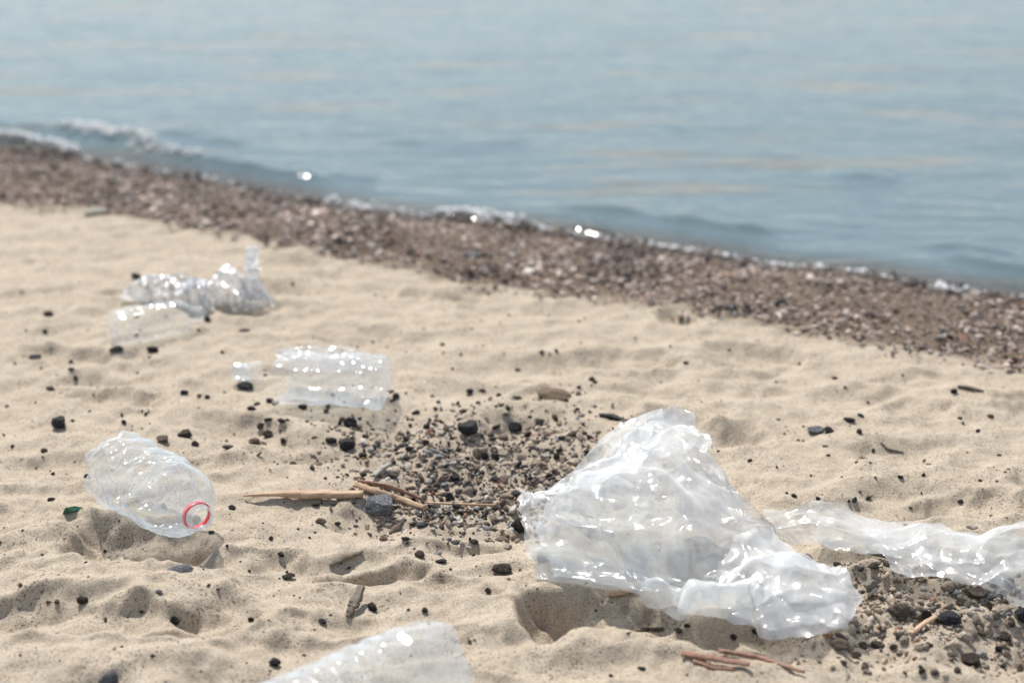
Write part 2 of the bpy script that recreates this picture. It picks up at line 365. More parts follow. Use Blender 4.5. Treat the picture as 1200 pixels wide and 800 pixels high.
M_PET_FAINT = mat_film("very_clear_plastic", .01, .05, .12, .04, (.86, .93, 1.0), .05)
M_PET_DULL = mat_film("scuffed_bottle_plastic", .06, .15, .12, .04, (.86, .94, 1.0), .08)
M_GLIT = mat_film("crinkled_clear_plastic", .40, .75, .24, .8, (.97, .985, .99), .16)
M_BLACK = mat_object_stone("black_stone", (.018, .018, .02), (.05, .05, .054), .75)
M_DARK = mat_object_stone("dark_brown_stone", (.035, .027, .022), (.09, .07, .055), .8)
M_BROWN = mat_object_stone("brown_stone", (.09, .065, .05), (.19, .15, .115), .8)
M_GREY = mat_object_stone("speckled_grey_stone", (.035, .04, .05), (.30, .31, .32), .7, 520)
M_PALE = mat_object_stone("pale_stone", (.28, .255, .2), (.42, .4, .34), .75)
M_CLOD = mat_object_stone("damp_sand_clod", (.16, .11, .075), (.27, .2, .14), .95, 500)
M_WOOD = mat_wood("bleached_wood", (.30, .18, .10), (.56, .40, .26))
M_WOOD_RED = mat_wood("reddish_wood", (.16, .075, .045), (.36, .21, .14))
M_WOOD_DARK = mat_wood("weathered_wood", (.05, .04, .03), (.20, .16, .11))
M_RED = mat_plain("red_plastic", (.72, .03, .035), .35)
M_GREEN = mat_plain("green_glass", (.02, .12, .065), .2, .25)
M_FOAM = mat_plain("water_foam", (.80, .80, .78), .4, .35)

# ------------------------------------------------------------------ object helpers
def link(o, parent=None):
    COL.objects.link(o)
    if parent: o.parent = parent
    return o
def props(o, label=None, cat=None, group=None, kind=None):
    if label: o['label'] = label
    if cat: o['category'] = cat
    if group: o['group'] = group
    if kind: o['kind'] = kind
    return o
def mesh_np(name, V, F, smooth=True, mat=None):
    """V (n,3), F (m,k) all faces with k corners"""
    V = np.asarray(V, np.float32); F = np.asarray(F, np.int32)
    me = bpy.data.meshes.new(name); n, k = F.shape
    me.vertices.add(len(V)); me.vertices.foreach_set('co', V.ravel())
    me.loops.add(n * k); me.loops.foreach_set('vertex_index', F.ravel())
    me.polygons.add(n); me.polygons.foreach_set('loop_start', np.arange(0, n * k, k, dtype=np.int32))
    me.polygons.foreach_set('loop_total', np.full(n, k, np.int32))
    me.polygons.foreach_set('use_smooth', np.full(n, smooth))
    me.update(calc_edges=True)
    if mat: me.materials.append(mat)
    return me
def set_col(me, name, C):
    a = me.color_attributes.new(name, 'FLOAT_COLOR', 'POINT')
    C = np.asarray(C, np.float32)
    if C.shape[1] == 3: C = np.hstack([C, np.ones((len(C), 1), np.float32)])
    a.data.foreach_set('color', C.ravel())
def grid_faces(n, m, wrap=False):
    i = np.arange(n - 1)[:, None]; j = np.arange(m if wrap else m - 1)[None, :]
    a = i * m + j; b = i * m + (j + 1) % m
    return np.stack([a, b, b + m, a + m], -1).reshape(-1, 4)
def empty(name, loc, label, cat, group=None, rz=0):
    o = bpy.data.objects.new(name, None); o.empty_display_size = .03; o.location = loc; o.rotation_euler = (0, 0, rz)
    COL.objects.link(o); return props(o, label, cat, group)

# ------------------------------------------------------------------ ground sheet
rows_n = np.tan(R(1)) * 0
dep = np.concatenate([np.linspace(R(44), R(13), 640), np.linspace(R(13), R(4.2), 110)[1:]])
ys = CAM_H / np.tan(dep)
ys = np.concatenate([[-80, -20, -6, -2, -.6, .1, .45, .6], ys[ys > .66], [11, 14, 20, 35, 70, 150, 300]])
inner = np.linspace(-1, 1, 560); outer = 1 + np.array([.04, .12, .3, .7, 1.5, 4, 12, 40, 120])
us = np.concatenate([-outer[::-1], inner, outer])
wrow = np.where(ys < .7, .7, ys) * .42 + .08
X = us[None, :] * wrow[:, None]; X = np.where(np.abs(us)[None, :] > 1, np.sign(us)[None, :] * (wrow[:, None] + (np.abs(us)[None, :] - 1) * 1.2), X)
Y = np.repeat(ys[:, None], len(us), 1)
Zg = ground(X.ravel(), Y.ravel()).reshape(X.shape)
me = mesh_np("sand_beach", np.stack([X, Y, Zg], -1).reshape(-1, 3), grid_faces(len(ys), len(us)), True, M_SAND)
dSg = side_dist(shore, X.ravel(), Y.ravel()); dEg = side_dist(edge, X.ravel(), Y.ravel())
nz = .03 * noise(X.ravel(), Y.ravel(), .07, 31)
darkz = sstep(-.03, .06, dEg + nz)  # bank zone: damp sand plus painted shade in the gaps
# slightly darker ground under the gravel patches
GP = [(560, 545, .155, .175), (480, 520, .13, .09), (640, 500, .07, .07), (1090, 690, .11, .06), (1150, 710, .10, .07), (1010, 700, .05, .06)]
patch = np.zeros(len(darkz))
for (px, py, a, b) in GP:
    p = at_z(px, py, 0); patch = np.maximum(patch, np.exp(-(((X.ravel() - p[0]) / a) ** 2 + ((Y.ravel() - p[1]) / b) ** 2) ** 1.5))
darkz = np.maximum(darkz, patch * .18)
set_col(me, 'zone', np.stack([darkz, sstep(-.02, .10, dSg), np.zeros_like(darkz)], -1))
g_ = link(bpy.data.objects.new("sand_beach", me)); props(g_, kind='structure')

# ------------------------------------------------------------------ water
wd = np.concatenate([np.linspace(R(19), R(4.0), 330)])
wy = CAM_H / np.tan(wd)
wy = np.concatenate([[-40, -10, 0, 1, 1.6], wy, [12, 15, 20, 30, 50, 90, 160, 300, 600]])
inner = np.linspace(-1, 1, 300); outer = 1 + np.array([.1, .3, .8, 2, 6, 20, 80, 300, 600])
us = np.concatenate([-outer[::-1], inner, outer])
wr = np.where(wy < 1.6, 1.6, wy) * .43 + .1
X = us[None, :] * wr[:, None]; X = np.where(np.abs(us)[None, :] > 1, np.sign(us)[None, :] * (wr[:, None] + (np.abs(us)[None, :] - 1)), X)
Y = np.repeat(wy[:, None], len(us), 1)
xf, yf = X.ravel(), Y.ravel(); dW = side_dist(shore, xf, yf)
# wavelets running in to the shore: crest lines drawn from the photo
CRESTS = [([(-60, 140), (60, 152), (150, 168), (230, 187), (330, 205), (430, 217)], .015, .045),
          ([(80, 150), (130, 160), (190, 176)], .012, .03),
          ([(180, 152), (260, 166), (300, 172)], .007, .05), ([(640, 238), (740, 250), (840, 266), (930, 277)], .012, .05),
          ([(1100, 297), (1160, 311), (1260, 330)], .014, .05), ([(1080, 285), (1200, 300)], .007, .04),
          ([(380, 205), (440, 212)], .006, .04),
          ([(480, 250), (540, 257), (620, 266), (700, 276), (790, 292)], .010, .030),
          ([(-40, 158), (40, 170), (100, 184)], .012, .03),
          ([(430, 160), (560, 170), (640, 160)], .006, .10), ([(200, 150), (300, 165)], .006, .08), ([(960, 200), (1060, 212)], .007, .10)]
def waves(xf, yf):
    dW = side_dist(shore, xf, yf)
    z = .0045 * noise(xf * .8, yf * 1.5, .55, 41) + .0022 * noise(xf, yf * 1.6, .2, 42) + .0009 * noise(xf, yf * 1.5, .07, 43)
    z *= sstep(-.05, .5, dW)
    for pts, amp, wdt in CRESTS:
        pl = poly_world(pts, WATER_Z); d = np.abs(side_dist(pl, xf, yf)) ; sd = side_dist(pl, xf, yf)
        seg = pl[-1] - pl[0]; L = np.linalg.norm(seg); t = ((xf - pl[0][0]) * seg[0] + (yf - pl[0][1]) * seg[1]) / L ** 2
        ends = sstep(0, .2, t) * (1 - sstep(.8, 1, t))
        brk = .75 + .5 * noise(xf, yf, .12, 51)
        prof = 1.35 * np.where(sd < 0, np.exp(-(sd / (wdt * .45)) ** 2), np.exp(-(sd / (wdt * 1.1)) ** 2))
        z = z + amp * prof * ends * brk
    return z
z = waves(xf, yf)
z = WATER_Z + z - .004 * (dW < -.03)
z = np.where(dW < -.35, WATER_Z - .05, z)
me = mesh_np("lake_water", np.stack([xf, yf, z], -1), grid_faces(len(wy), len(us)), True, M_WATER)
a = me.attributes.new('murk', 'FLOAT', 'POINT'); a.data.foreach_set('value', (.36 + .56 * sstep(0, .26, dW)).astype(np.float32))
w_ = link(bpy.data.objects.new("lake_water", me)); props(w_, kind='structure')

# ------------------------------------------------------------------ stones in bulk
def ico(sub):
    t = (1 + 5 ** .5) / 2
    V = [(-1, t, 0), (1, t, 0), (-1, -t, 0), (1, -t, 0), (0, -1, t), (0, 1, t), (0, -1, -t), (0, 1, -t), (t, 0, -1), (t, 0, 1), (-t, 0, -1), (-t, 0, 1)]
    F = [(0, 11, 5), (0, 5, 1), (0, 1, 7), (0, 7, 10), (0, 10, 11), (1, 5, 9), (5, 11, 4), (11, 10, 2), (10, 7, 6), (7, 1, 8),
         (3, 9, 4), (3, 4, 2), (3, 2, 6), (3, 6, 8), (3, 8, 9), (4, 9, 5), (2, 4, 11), (6, 2, 10), (8, 6, 7), (9, 8, 1)]
    V = [Vector(v).normalized() for v in V]
    for _ in range(sub):
        cache = {}; NF = []
        def mid(a, b):
            k = (min(a, b), max(a, b))
            if k not in cache: V.append(((V[a] + V[b]) / 2).normalized()); cache[k] = len(V) - 1
            return cache[k]
        for a, b, c in F:
            ab, bc, ca = mid(a, b), mid(b, c), mid(c, a); NF += [(a, ab, ca), (b, bc, ab), (c, ca, bc), (ab, bc, ca)]
        F = NF
    return np.array([tuple(v) for v in V]), np.array(F)
ICO = {s: ico(s) for s in (0, 1, 2, 3)}
def rock_shape(sub, rg, ang=.5):
    """an irregular convex pebble: sphere cut by a few random planes"""
    V, F = ICO[sub]; V = V.copy()
    for _ in range(9):
        n = rg.normal(size=3); n /= np.linalg.norm(n); d = rg.uniform(.55, .88)
        h = V @ n; over = np.maximum(h - d, 0)
        V -= np.outer(over * (ang + .45 * rg.random()), n)
    V *= 1 + .07 * rg.normal(size=(len(V), 1)) * (1 if sub < 2 else .25)
    return V, F
def rand_rot(n, rg, tilt):
    yaw = rg.uniform(0, 2 * math.pi, n); ax = rg.uniform(0, 2 * math.pi, n); ti = rg.normal(0, tilt, n)
    cy_, sy_ = np.cos(yaw), np.sin(yaw); Rz = np.zeros((n, 3, 3)); Rz[:, 0, 0] = cy_; Rz[:, 0, 1] = -sy_; Rz[:, 1, 0] = sy_; Rz[:, 1, 1] = cy_; Rz[:, 2, 2] = 1
    kx, ky = np.cos(ax), np.sin(ax); c, s = np.cos(ti), np.sin(ti)
    Rt = np.zeros((n, 3, 3)); Rt[:, 0, 0] = c + kx * kx * (1 - c); Rt[:, 0, 1] = kx * ky * (1 - c); Rt[:, 0, 2] = ky * s
    Rt[:, 1, 0] = kx * ky * (1 - c); Rt[:, 1, 1] = c + ky * ky * (1 - c); Rt[:, 1, 2] = -kx * s
    Rt[:, 2, 0] = -ky * s; Rt[:, 2, 1] = kx * s; Rt[:, 2, 2] = c
    return Rt @ Rz
def stone_field(name, xy, size, flat, cols, sub, rg, mat, lift=None, tilt=.35, smooth=False, label=None, cat=None):
    n = len(xy); z = ground(xy[:, 0], xy[:, 1])
    sc3 = np.stack([size, size * rg.uniform(.4, .92, n), size * flat], -1)
    if lift is None: lift = np.zeros(n)
    variants = [rock_shape(sub, rg) for _ in range(14)]; F = variants[0][1]
    VV = np.stack([v[0] for v in variants])[rg.integers(0, 14, n)]
    VV = VV * sc3[:, None, :]; VV = np.einsum('nij,nkj->nki', rand_rot(n, rg, tilt), VV)
    VV += np.stack([xy[:, 0], xy[:, 1], z + size * flat * .35 + lift], -1)[:, None, :]
    nv = VV.shape[1]; FF = (F[None] + (np.arange(n) * nv)[:, None, None]).reshape(-1, 3)
    me = mesh_np(name, VV.reshape(-1, 3), FF, smooth, mat)
    set_col(me, 'col', np.repeat(cols, nv, 0))
    o = link(bpy.data.objects.new(name, me)); return props(o, label, cat, None, 'stuff')
def pick(rg, n, table):
    w = np.array([t[0] for t in table], float); w /= w.sum(); k = rg.choice(len(table), n, p=w)
    C = np.array([t[1] for t in table])[k]; return np.clip(C * rg.uniform(.55, 1.4, (n, 1)), 0, 1)
BANK = [(34, (.27, .225, .195)), (26, (.19, .15, .13)), (16, (.10, .075, .062)), (10, (.36, .32, .28)), (6, (.05, .042, .04)),
        (5, (.24, .24, .23)), (2, (.42, .39, .35)), (1, (.24, .14, .09))]
GRAV = [(24, (.25, .20, .15)), (20, (.12, .09, .07)), (16, (.33, .28, .22)), (22, (.04, .035, .033)), (7, (.24, .25, .25)),
        (10, (.42, .39, .34)), (4, (.28, .15, .085)), (3, (.03, .03, .032))]
# the gravel and shell bank between sand and water
rg = np.random.default_rng(11); N = 230000
cx = rg.uniform(-2.6, 2.2, N); cyy = rg.uniform(1.2, 5.2, N)
dS = side_dist(shore, cx, cyy); dE = side_dist(edge, cx, cyy)
jag = .05 * noise(cx, cyy, .12, 61) + .02 * noise(cx, cyy, .03, 62)
keep = ((dE + jag > rg.exponential(.028, N) - .022) & (dS < .05 + .05 * noise(cx, cyy, .1, 63)) & (np.abs(cx) < .45 * cyy + .15))
idx = np.where(keep)[0][:60000]; cx, cyy = cx[idx], cyy[idx]; n = len(cx)
size = np.clip(rg.lognormal(math.log(.0039), .42, n), .0022, .0105) * 1.15 * (1 + .35 * noise(cx, cyy, .25, 64))
clump = noise(cx, cyy, .16, 65)
cols = pick(rg, n, BANK) * (1 - .45 * sstep(-.14, -.02, dS[idx]))[:, None] * np.array([1.38, 1.32, 1.27]) * (1 - .6 * clump)[:, None]
print('bank stones', n)
stone_field("gravel_bank", np.stack([cx, cyy], -1), size, rg.uniform(.18, .45, n), cols, 0, rg, M_WETSTONE,
            lift=rg.uniform(-.002, .009, n) + .004 * noise(cx, cyy, .08, 66), tilt=.6,
            label="brown and grey shingle bank between the sand and the water", cat="gravel")

def patch_points(blobs, n, rg):
    P = []
    for (px, py, a, b, wgt) in blobs:
        c = at_z(px, py, 0); k = int(n * wgt)
        q = rg.normal(size=(k, 2)) * [a, b] * .62; P.append(q + c[:2])
    return np.vstack(P)
rg = np.random.default_rng(12)
P = patch_points([(575, 560, .12, .12, .36), (490, 532, .10, .085, .17), (660, 545, .07, .12, .17), (520, 590, .09, .045, .12), (640, 500, .06, .08, .06), (450, 505, .11, .07, .06), (570, 500, .1, .08, .06)], 4300, rg)
pq = P[:, 1]; n = len(P); size = np.clip(rg.lognormal(math.log(.0024), .55, n), .0010, .010)
stone_field("gravel_patch", P, size * 1.02, rg.uniform(.22, .55, n), pick(rg, n, GRAV), 1, rg, M_STONE, lift=rg.uniform(-.0018, .0018, n), tilt=.7, smooth=False,
            label="patch of small mixed gravel on the sand left of the plastic sheet", cat="gravel")
P = patch_points([(1090, 690, .10, .05, .30), (1160, 705, .09, .05, .25), (1020, 680, .05, .05, .12), (1060, 730, .08, .045, .2), (1180, 745, .07, .05, .08), (1000, 760, .08, .05, .05)], 1350, rg)
n = len(P); size = np.clip(rg.lognormal(math.log(.0026), .5, n), .0011, .008)
G2 = [(26, (.30, .25, .19)), (18, (.20, .16, .12)), (18, (.36, .31, .25)), (8, (.07, .055, .045)), (8, (.25, .24, .22)), (5, (.26, .15, .09))]
stone_field("gravel_hollow", P, size, rg.uniform(.45, .8, n), pick(rg, n, G2), 1, rg, M_STONE, lift=rg.uniform(-.0022, .0008, n), tilt=.7, smooth=False,
            label="tan gravel spilling out below the trailing end of the plastic sheet", cat="gravel")
# tiny grit strewn over all the sand
n0 = 10000; yy = .9 + 3.2 * rg.random(n0) ** 1.25; xx = (rg.random(n0) * 2 - 1) * (.1 + .42 * yy)
m_ = (side_dist(edge, xx, yy) < 0) & (noise(xx, yy, .22, 71) + .5 * noise(xx, yy, .07, 72) > rg.uniform(-.9, .95, n0)); P = np.stack([xx, yy], -1)[m_]; n = len(P)
size = np.clip(rg.lognormal(math.log(.0010), .55, n), .0006, .0042) * np.clip(.8 + .12 * P[:, 1], .8, 1.3)
S3 = [(40, (.07, .05, .04)), (25, (.13, .09, .07)), (20, (.24, .19, .14)), (10, (.03, .03, .03)), (5, (.45, .42, .38))]
stone_field("grit", P, size, rg.uniform(.4, .8, n), pick(rg, n, S3), 0, rg, M_STONE, label="dark grit and crumbs strewn over the dry sand", cat="grit")

# ------------------------------------------------------------------ single stones
_rock_cache = {}
def rock_mesh(kind, variant, mat):
    k = (kind, variant, mat.name)
    if k in _rock_cache: return _rock_cache[k]
    rg_ = np.random.default_rng(500 + variant * 7 + len(kind))
    V, F = rock_shape(3 if kind == 'big' else 2, rg_, .95 if variant % 2 else .75)
    V = V * (1 + .10 * np.stack([noise(V[:, 0] * 1.3 + V[:, 2], V[:, 1] + V[:, 2] * .7, .9, 70 + variant)] * 3, -1) + .05 * np.stack([noise(V[:, 0] + 2 * V[:, 2], V[:, 1], .5, 80 + variant)] * 3, -1))
    me = mesh_np("stone", V, F, True, mat); _rock_cache[k] = me
    return me
def stone(px, py, wpx, flat, mat, label, name="stone", cat="stone", group=None, variant=None, yaw=None, depth=.75, sink=.35, big=False, tilt=0):
    p = on_ground(px, py); dist = math.hypot(p.x, p.y, p.z - CAM_H); w = wpx / FPX * dist / 2
    v = random.randrange(10) if variant is None else variant
    o = bpy.data.objects.new(name, rock_mesh('big' if big else 'small', v, mat)); link(o)
    o.scale = (w, w * depth, w * flat); o.rotation_euler = (tilt, 0, random.uniform(-.5, .5) if yaw is None else yaw)
    o.location = (p.x, p.y, p.z + w * flat * (1 - sink * 1.2)); return props(o, label, cat, group)
# photo x, y of the foot, width in photo pixels, flatness, material, label
STONES = [
 (69, 499, 21, .85, M_BLACK, "round black stone alone on the sand above the green shard", 2),
 (287, 454, 21, .42, M_BLACK, "flat black stone just below the detached bottle neck", 1),
 (217, 511, 19, .6, M_DARK, "jagged dark stone behind the bottle with the red ring", 3),
 (191, 516, 18, .45, M_BROWN, "low brown stone touching the far side of the red ringed bottle", 4),
 (229, 522, 9, .9, M_DARK, "upright dark stone right of the jagged one behind the red ringed bottle", 5),
 (268, 525, 15, .4, M_DARK, "thin pointed dark stone between the red ringed bottle and gravel patch", 7),
 (103, 560, 9, .9, M_BLACK, "cube like black stone at the left end of the red ringed bottle", 3),
 (243, 466, 8, .6, M_BLACK, "small black stone left of the flat black stone", 6),
 (550, 505, 30, .62, M_BLACK, "large black stone with peaked top in the upper gravel patch", 3),
 (604, 504, 22, .6, M_BLACK, "black stone right of the peaked one in the gravel patch", 5),
 (608, 622, 21, 1.0, M_BLACK, "black stone half hidden by the left edge of the plastic sheet", 7),
 (588, 669, 25, .48, M_DARK, "blocky dark stone on the sand left of the shaded pit", 1),
 (1112, 730, 26, .8, M_BLACK, "round black stone beside the small pale stick at lower right", 2),
 (1198, 726, 22, .85, M_BLACK, "black stone cut by the right edge of the photo", 8),
 (1136, 777, 24, .7, M_DARK, "dark brown egg shaped stone near the bottom right corner", 4),
 (1055, 718, 30, .55, M_BROWN, "broad brown stone in the tan gravel right of the sheet", 6),
 (1085, 726, 17, .9, M_DARK, "dark upright stone between the broad brown and round black stones", 5),
 (1020, 690, 18, .8, M_PALE, "pale grey round stone in the tan gravel", 8),
 (1145, 697, 26, .5, M_BROWN, "brown stone at the lower edge of the trailing sheet", 4),
 (1164, 702, 20, .55, M_GREY, "grey striped stone tucked under the trailing sheet", 2),
 (1127, 708, 17, .45, M_DARK, "flat dark stone left of the brown stone under the trailing sheet", 7),
 (445, 599, 44, .66, M_GREY, "speckled blue grey stone lying on the driftwood sticks", 2),
 (129, 800, 26, .6, M_GREY, "grey oblong stone at the bottom edge left of the ribbed bottle", 6),
 (955, 506, 22, .4, M_GREY, "low grey stone far right behind the sheet", 4),
 (971, 506, 12, .7, M_BLACK, "dark stone touching the low grey stone behind the sheet", 5),
 (995, 493, 14, .4, M_BLACK, "small flat black stone above the low grey pair", 1),
 (648, 466, 46, .28, M_CLOD, "flat round clod of damp brown sand beyond the gravel patch", 8),
 (96, 695, 13, .95, M_DARK, "jagged dark stone on the sand in the lower left", 3),
 (67, 706, 8, .6, M_BROWN, "small dark red stone below the jagged stone in the lower left", 6),
 (205, 730, 11, 1.1, M_BLACK, "upright black stone on the far rim of the wide hollow", 5),
 (294, 727, 7, .9, M_BLACK, "tiny black stone right of the wide hollow's rim", 1),
 (186, 694, 11, .4, M_GREY, "small flat grey stone below the red ringed bottle", 4),
 (213, 668, 34, .22, M_GREY, "long flat grey stone below the shadow of the red ringed bottle", 6),
 (322, 779, 16, .7, M_BLACK, "black stone just above the left end of the ribbed bottle", 7),
 (437, 714, 13, 1.0, M_BLACK, "black stone at the right of the upright wood splinter", 3),
 (410, 500, 20, .8, M_BLACK, "domed black stone below the crushed clear bottle", 8),
 (406, 524, 22, .75, M_BLACK, "grey black stone at the left tip of the gravel patch", 2),
 (388, 518, 14, .6, M_DARK, "dark stone left of the grey black one at the gravel's left tip", 1),
 (315, 512, 15, .75, M_DARK, "dark brown stone in the cluster below the crushed bottle", 5),
 (332, 518, 9, .8, M_DARK, "lesser brown stone right of the cluster's dark brown one", 6),
 (330, 494, 10, .6, M_BLACK, "small dark stone at the top of the cluster below the crushed bottle", 3),
 (295, 480, 12, .6, M_DARK, "dark stone left of the cluster, below the detached bottle neck", 4),
 (298, 520, 16, .55, M_BROWN, "ochre brown stone at the lower left of the cluster", 7),
 (370, 592, 10, .5, M_DARK, "small dark chip in front of the driftwood stick", 7),
 (376, 612, 14, .45, M_BROWN, "smooth brown stone below the middle of the driftwood stick", 8),
 (492, 652, 12, .85, M_BROWN, "brown rounded stone in the shallow hollow left of the sheet", 2),
 (475, 632, 10, .5, M_DARK, "dark wedge shaped stone below the speckled stone", 1),
 (556, 636, 12, .5, M_DARK, "dark chip on the grainy mound left of the sheet", 6),
 (517, 658, 14, .35, M_BLACK, "flat black chip left of the blocky dark stone", 7),
 (160, 325, 13, .6, M_BLACK, "black stone above the crumpled bottle on the far sand", 3),
 (287, 390, 14, .5, M_BLACK, "black wedge shaped stone right of the far clear bottle", 7),
 (243, 376, 9, .9, M_BLACK, "small black stone below the glittering crumpled plastic", 5),
 (179, 412, 14, .65, M_BLACK, "black stone below the far clear bottle", 1),
 (137, 410, 18, .35, M_BLACK, "thin black sliver of stone at lower left of the far clear bottle", 6),
 (42, 420, 18, .35, M_BLACK, "flat black stone at the far left of the beach", 4),
 (57, 369, 12, .5, M_DARK, "dark stone at far left above the flat black one", 2),
 (60, 456, 13, .35, M_DARK, "dark flake at the left, above the round black stone", 3),
 (216, 426 + 35, 10, .6, M_BLACK, "black crumb above the jagged dark stone", 8),
 (113, 252, 34, .3, M_PALE, "long pale chip at the lower left edge of the shingle bank", 7),
 (147, 238, 10, .7, M_PALE, "small white pebble in the shingle bank above the long pale chip", 2),
 (553, 302, 20, .5, M_GREY, "bluish grey stone in the middle of the shingle bank", 4),
 (572, 301, 14, .6, M_PALE, "pale stone right of the bluish grey one in the shingle bank", 3),
 (734, 329, 16, .8, M_GREY, "dark grey stone in the shingle bank below the water's edge", 5),
 (698, 300, 12, .6, M_GREY, "small grey stone at the bank's waterline above the sheet's peak", 1),
 (857, 362, 18, .5, M_GREY, "grey stone with pale top low in the shingle bank", 6),
 (915, 358, 20, .5, M_BLACK, "long black stone in the shingle bank right of centre", 7),
 (1025, 652 + 12, 18, .4, M_DARK, "dark driftwood coloured stone where the sheet bends", 6),
 (944, 655, 16, .5, M_BROWN, "russet stone in the gap between sheet and trailing end", 3),
 (1028, 757, 18, .4, M_DARK, "flat dark stone right of the sheet's lowest corner", 2),
 (1003, 770, 16, .6, M_BROWN, "brown stone half sunk below the sheet's right corner", 5),
 (983, 757, 26, .45, M_BROWN, "long brown stone partly under the sheet's lower right edge", 8),
 (1170, 762, 9, 1.0, M_BLACK, "small upright black stone near the bottom right", 3),
 (1115, 768, 14, .35, M_BROWN, "thin tan stone left of the dark brown egg shaped one", 4),
 (1080, 788, 9, .9, M_DARK, "small dark stone at the bottom edge right of the twigs", 1),
 (860, 748, 9, .9, M_DARK, "dark stone in the sand under the sheet's lowest corner", 6),
 (887, 748, 12, .6, M_BLACK, "black stone left of the sheet's lowest corner tip", 2),
 (795, 740, 9, .8, M_DARK, "rust brown pebble on the sand ridge below the sheet", 5),
 (805, 736, 8, .7, M_BLACK, "black pebble on the sand ridge below the sheet", 3),
 (752, 783, 10, .35, M_BLACK, "black chip on bare sand below the shaded pit", 7),
 (716, 792, 6, .8, M_BLACK, "tiny black pebble at the bottom of the photo below the pit", 4),
 (572, 694, 8, 1.0, M_DARK, "small dark pebble pair's taller stone above the ribbed bottle's base", 5),
 (498, 716, 10, .6, M_DARK, "dark chip just above the ribbed bottle's base", 6),
 (378, 729, 11, .5, M_BLACK, "black chip left of the upright wood splinter", 2),
 (338, 676, 16, .35, M_DARK, "flat dark chip left of the dark clod", 1),
 (330, 657, 9, .8, M_BLACK, "small black pebble above the flat dark chip", 3),
 (272, 596, 9, .7, M_BLACK, "black pebble just right of the red ring", 5),
 (248, 624, 9, .4, M_BLACK, "dark pebble beneath the open mouth of the red ringed bottle", 4),
 (60, 586, 9, .5, M_BLACK, "black pebble left of the green shard", 8),
]
for (px, py, w, fl, mt, lab, v) in STONES:
    stone(px, py, w, fl, mt, lab, variant=v % 10, big=w > 15)
# other loose stones: every one its own object, labelled by where it lies
AREAS = [("small dark stone strewn on the left sand around the red ringed bottle", "dark stones strewn on the left sand", [(0, 330), (300, 330), (300, 560), (0, 560)], 54, (3, 8), 'L'),
         ("small dark stone at the rim of the gravel patch by the driftwood", "dark stones around the gravel patch", [(300, 470), (720, 440), (720, 500), (300, 500)], 50, (5, 12), 'P'),
         ("dark stone among the paler stones of the gravel patch", "dark stones in the gravel patch", [(400, 500), (690, 500), (640, 600), (440, 590)], 42, (7, 14), 'G'),
         ("small dark stone on the lower left sand in the foreground", "dark stones in the foreground sand", [(0, 600), (600, 610), (600, 790), (0, 790)], 26, (3, 7), 'F'),
         ("small dark stone on the sand behind the trailing plastic", "dark stones behind the trailing plastic", [(840, 500), (1200, 440), (1200, 605), (900, 590)], 40, (4, 9), 'R'),
         ("brown stone among the tan gravel at lower right", "brown stones in the tan gravel", [(1010, 670), (1200, 690), (1200, 795), (960, 795)], 36, (6, 15), 'B'),
         ("small dark stone on the pale sand below the shingle bank", "dark stones on the pale far sand", [(330, 330), (1100, 420), (1000, 470), (420, 430)], 24, (4, 8), 'M')]
MARKS = [(178, 570, 'the red ringed bottle'), (370, 440, 'the boxy flattened bottle'), (430, 770, 'the ribbed bottle at the bottom edge'), (350, 583, 'the long driftwood stick'), (445, 590, 'the speckled blue grey stone'),
         (70, 497, 'the round black stone'), (84, 598, 'the green glass shard'), (170, 380, 'the faint far bottle'), (295, 330, 'the upright torn neck'), (550, 498, 'the peaked black stone'), (800, 600, "the big plastic sheet's middle"),
         (620, 640, "the sheet's left edge"), (420, 715, 'the upright wood splinter'), (648, 460, 'the flat sand clod'), (720, 491, 'the charred twig'), (962, 503, 'the low grey stone pair'), (1040, 524, 'the thin forked twig'),
         (1010, 540, 'the curved dark twig'), (1140, 456, 'the dark far right twig'), (1112, 720, 'the round black stone at lower right'), (1080, 738, 'the small pale stick'), (1055, 715, 'the broad brown stone'), (1020, 683, 'the pale round stone'),
         (1136, 770, 'the egg shaped brown stone'), (1010, 700, "the sheet's right corner"), (1100, 640, "the trailing end's middle"), (1180, 640, "the trailing end's right part"), (820, 778, 'the reddish twigs'), (217, 508, 'the jagged dark stone'),
         (205, 722, "the wide hollow's rim"), (96, 688, 'the jagged lower left stone'), (287, 451, 'the flat black stone'), (405, 520, "the gravel's left tip"), (608, 613, 'the black stone by the sheet'), (405, 652, 'the dark wood sliver'), (500, 596, 'the thin pale twigs')]
def where_label(px, py, w, mt, code):
    ms = sorted(MARKS, key=lambda q: (q[0] - px) ** 2 + ((q[1] - py) * 1.6) ** 2); mx_, my_, nm = ms[0]
    dx, dy = px - mx_, (py - my_) * 1.6; d = math.hypot(dx, dy)
    hor = 'left of' if dx < 0 else 'right of'; ver = 'beyond' if dy < 0 else 'in front of'
    if abs(dx) > 2.2 * abs(dy): wh = hor
    elif abs(dy) > 2.2 * abs(dx): wh = ver
    else: wh = ver + ' and ' + hor
    cl = {M_BLACK.name: 'black', M_DARK.name: 'dark', M_BROWN.name: 'brown', M_PALE.name: 'pale', M_CLOD.name: 'sandy'}[mt.name]
    sz = 'tiny' if w < 5 else 'small' if w < 8 else 'middling' if w < 11 else 'larger'
    fr_ = 'just' if d < 35 else 'somewhat' if d < 80 else 'well' if d < 140 else 'far'
    return f"{sz} {cl} stone {fr_} {wh} {nm}"
USED = set()
rnd = random.Random(5)
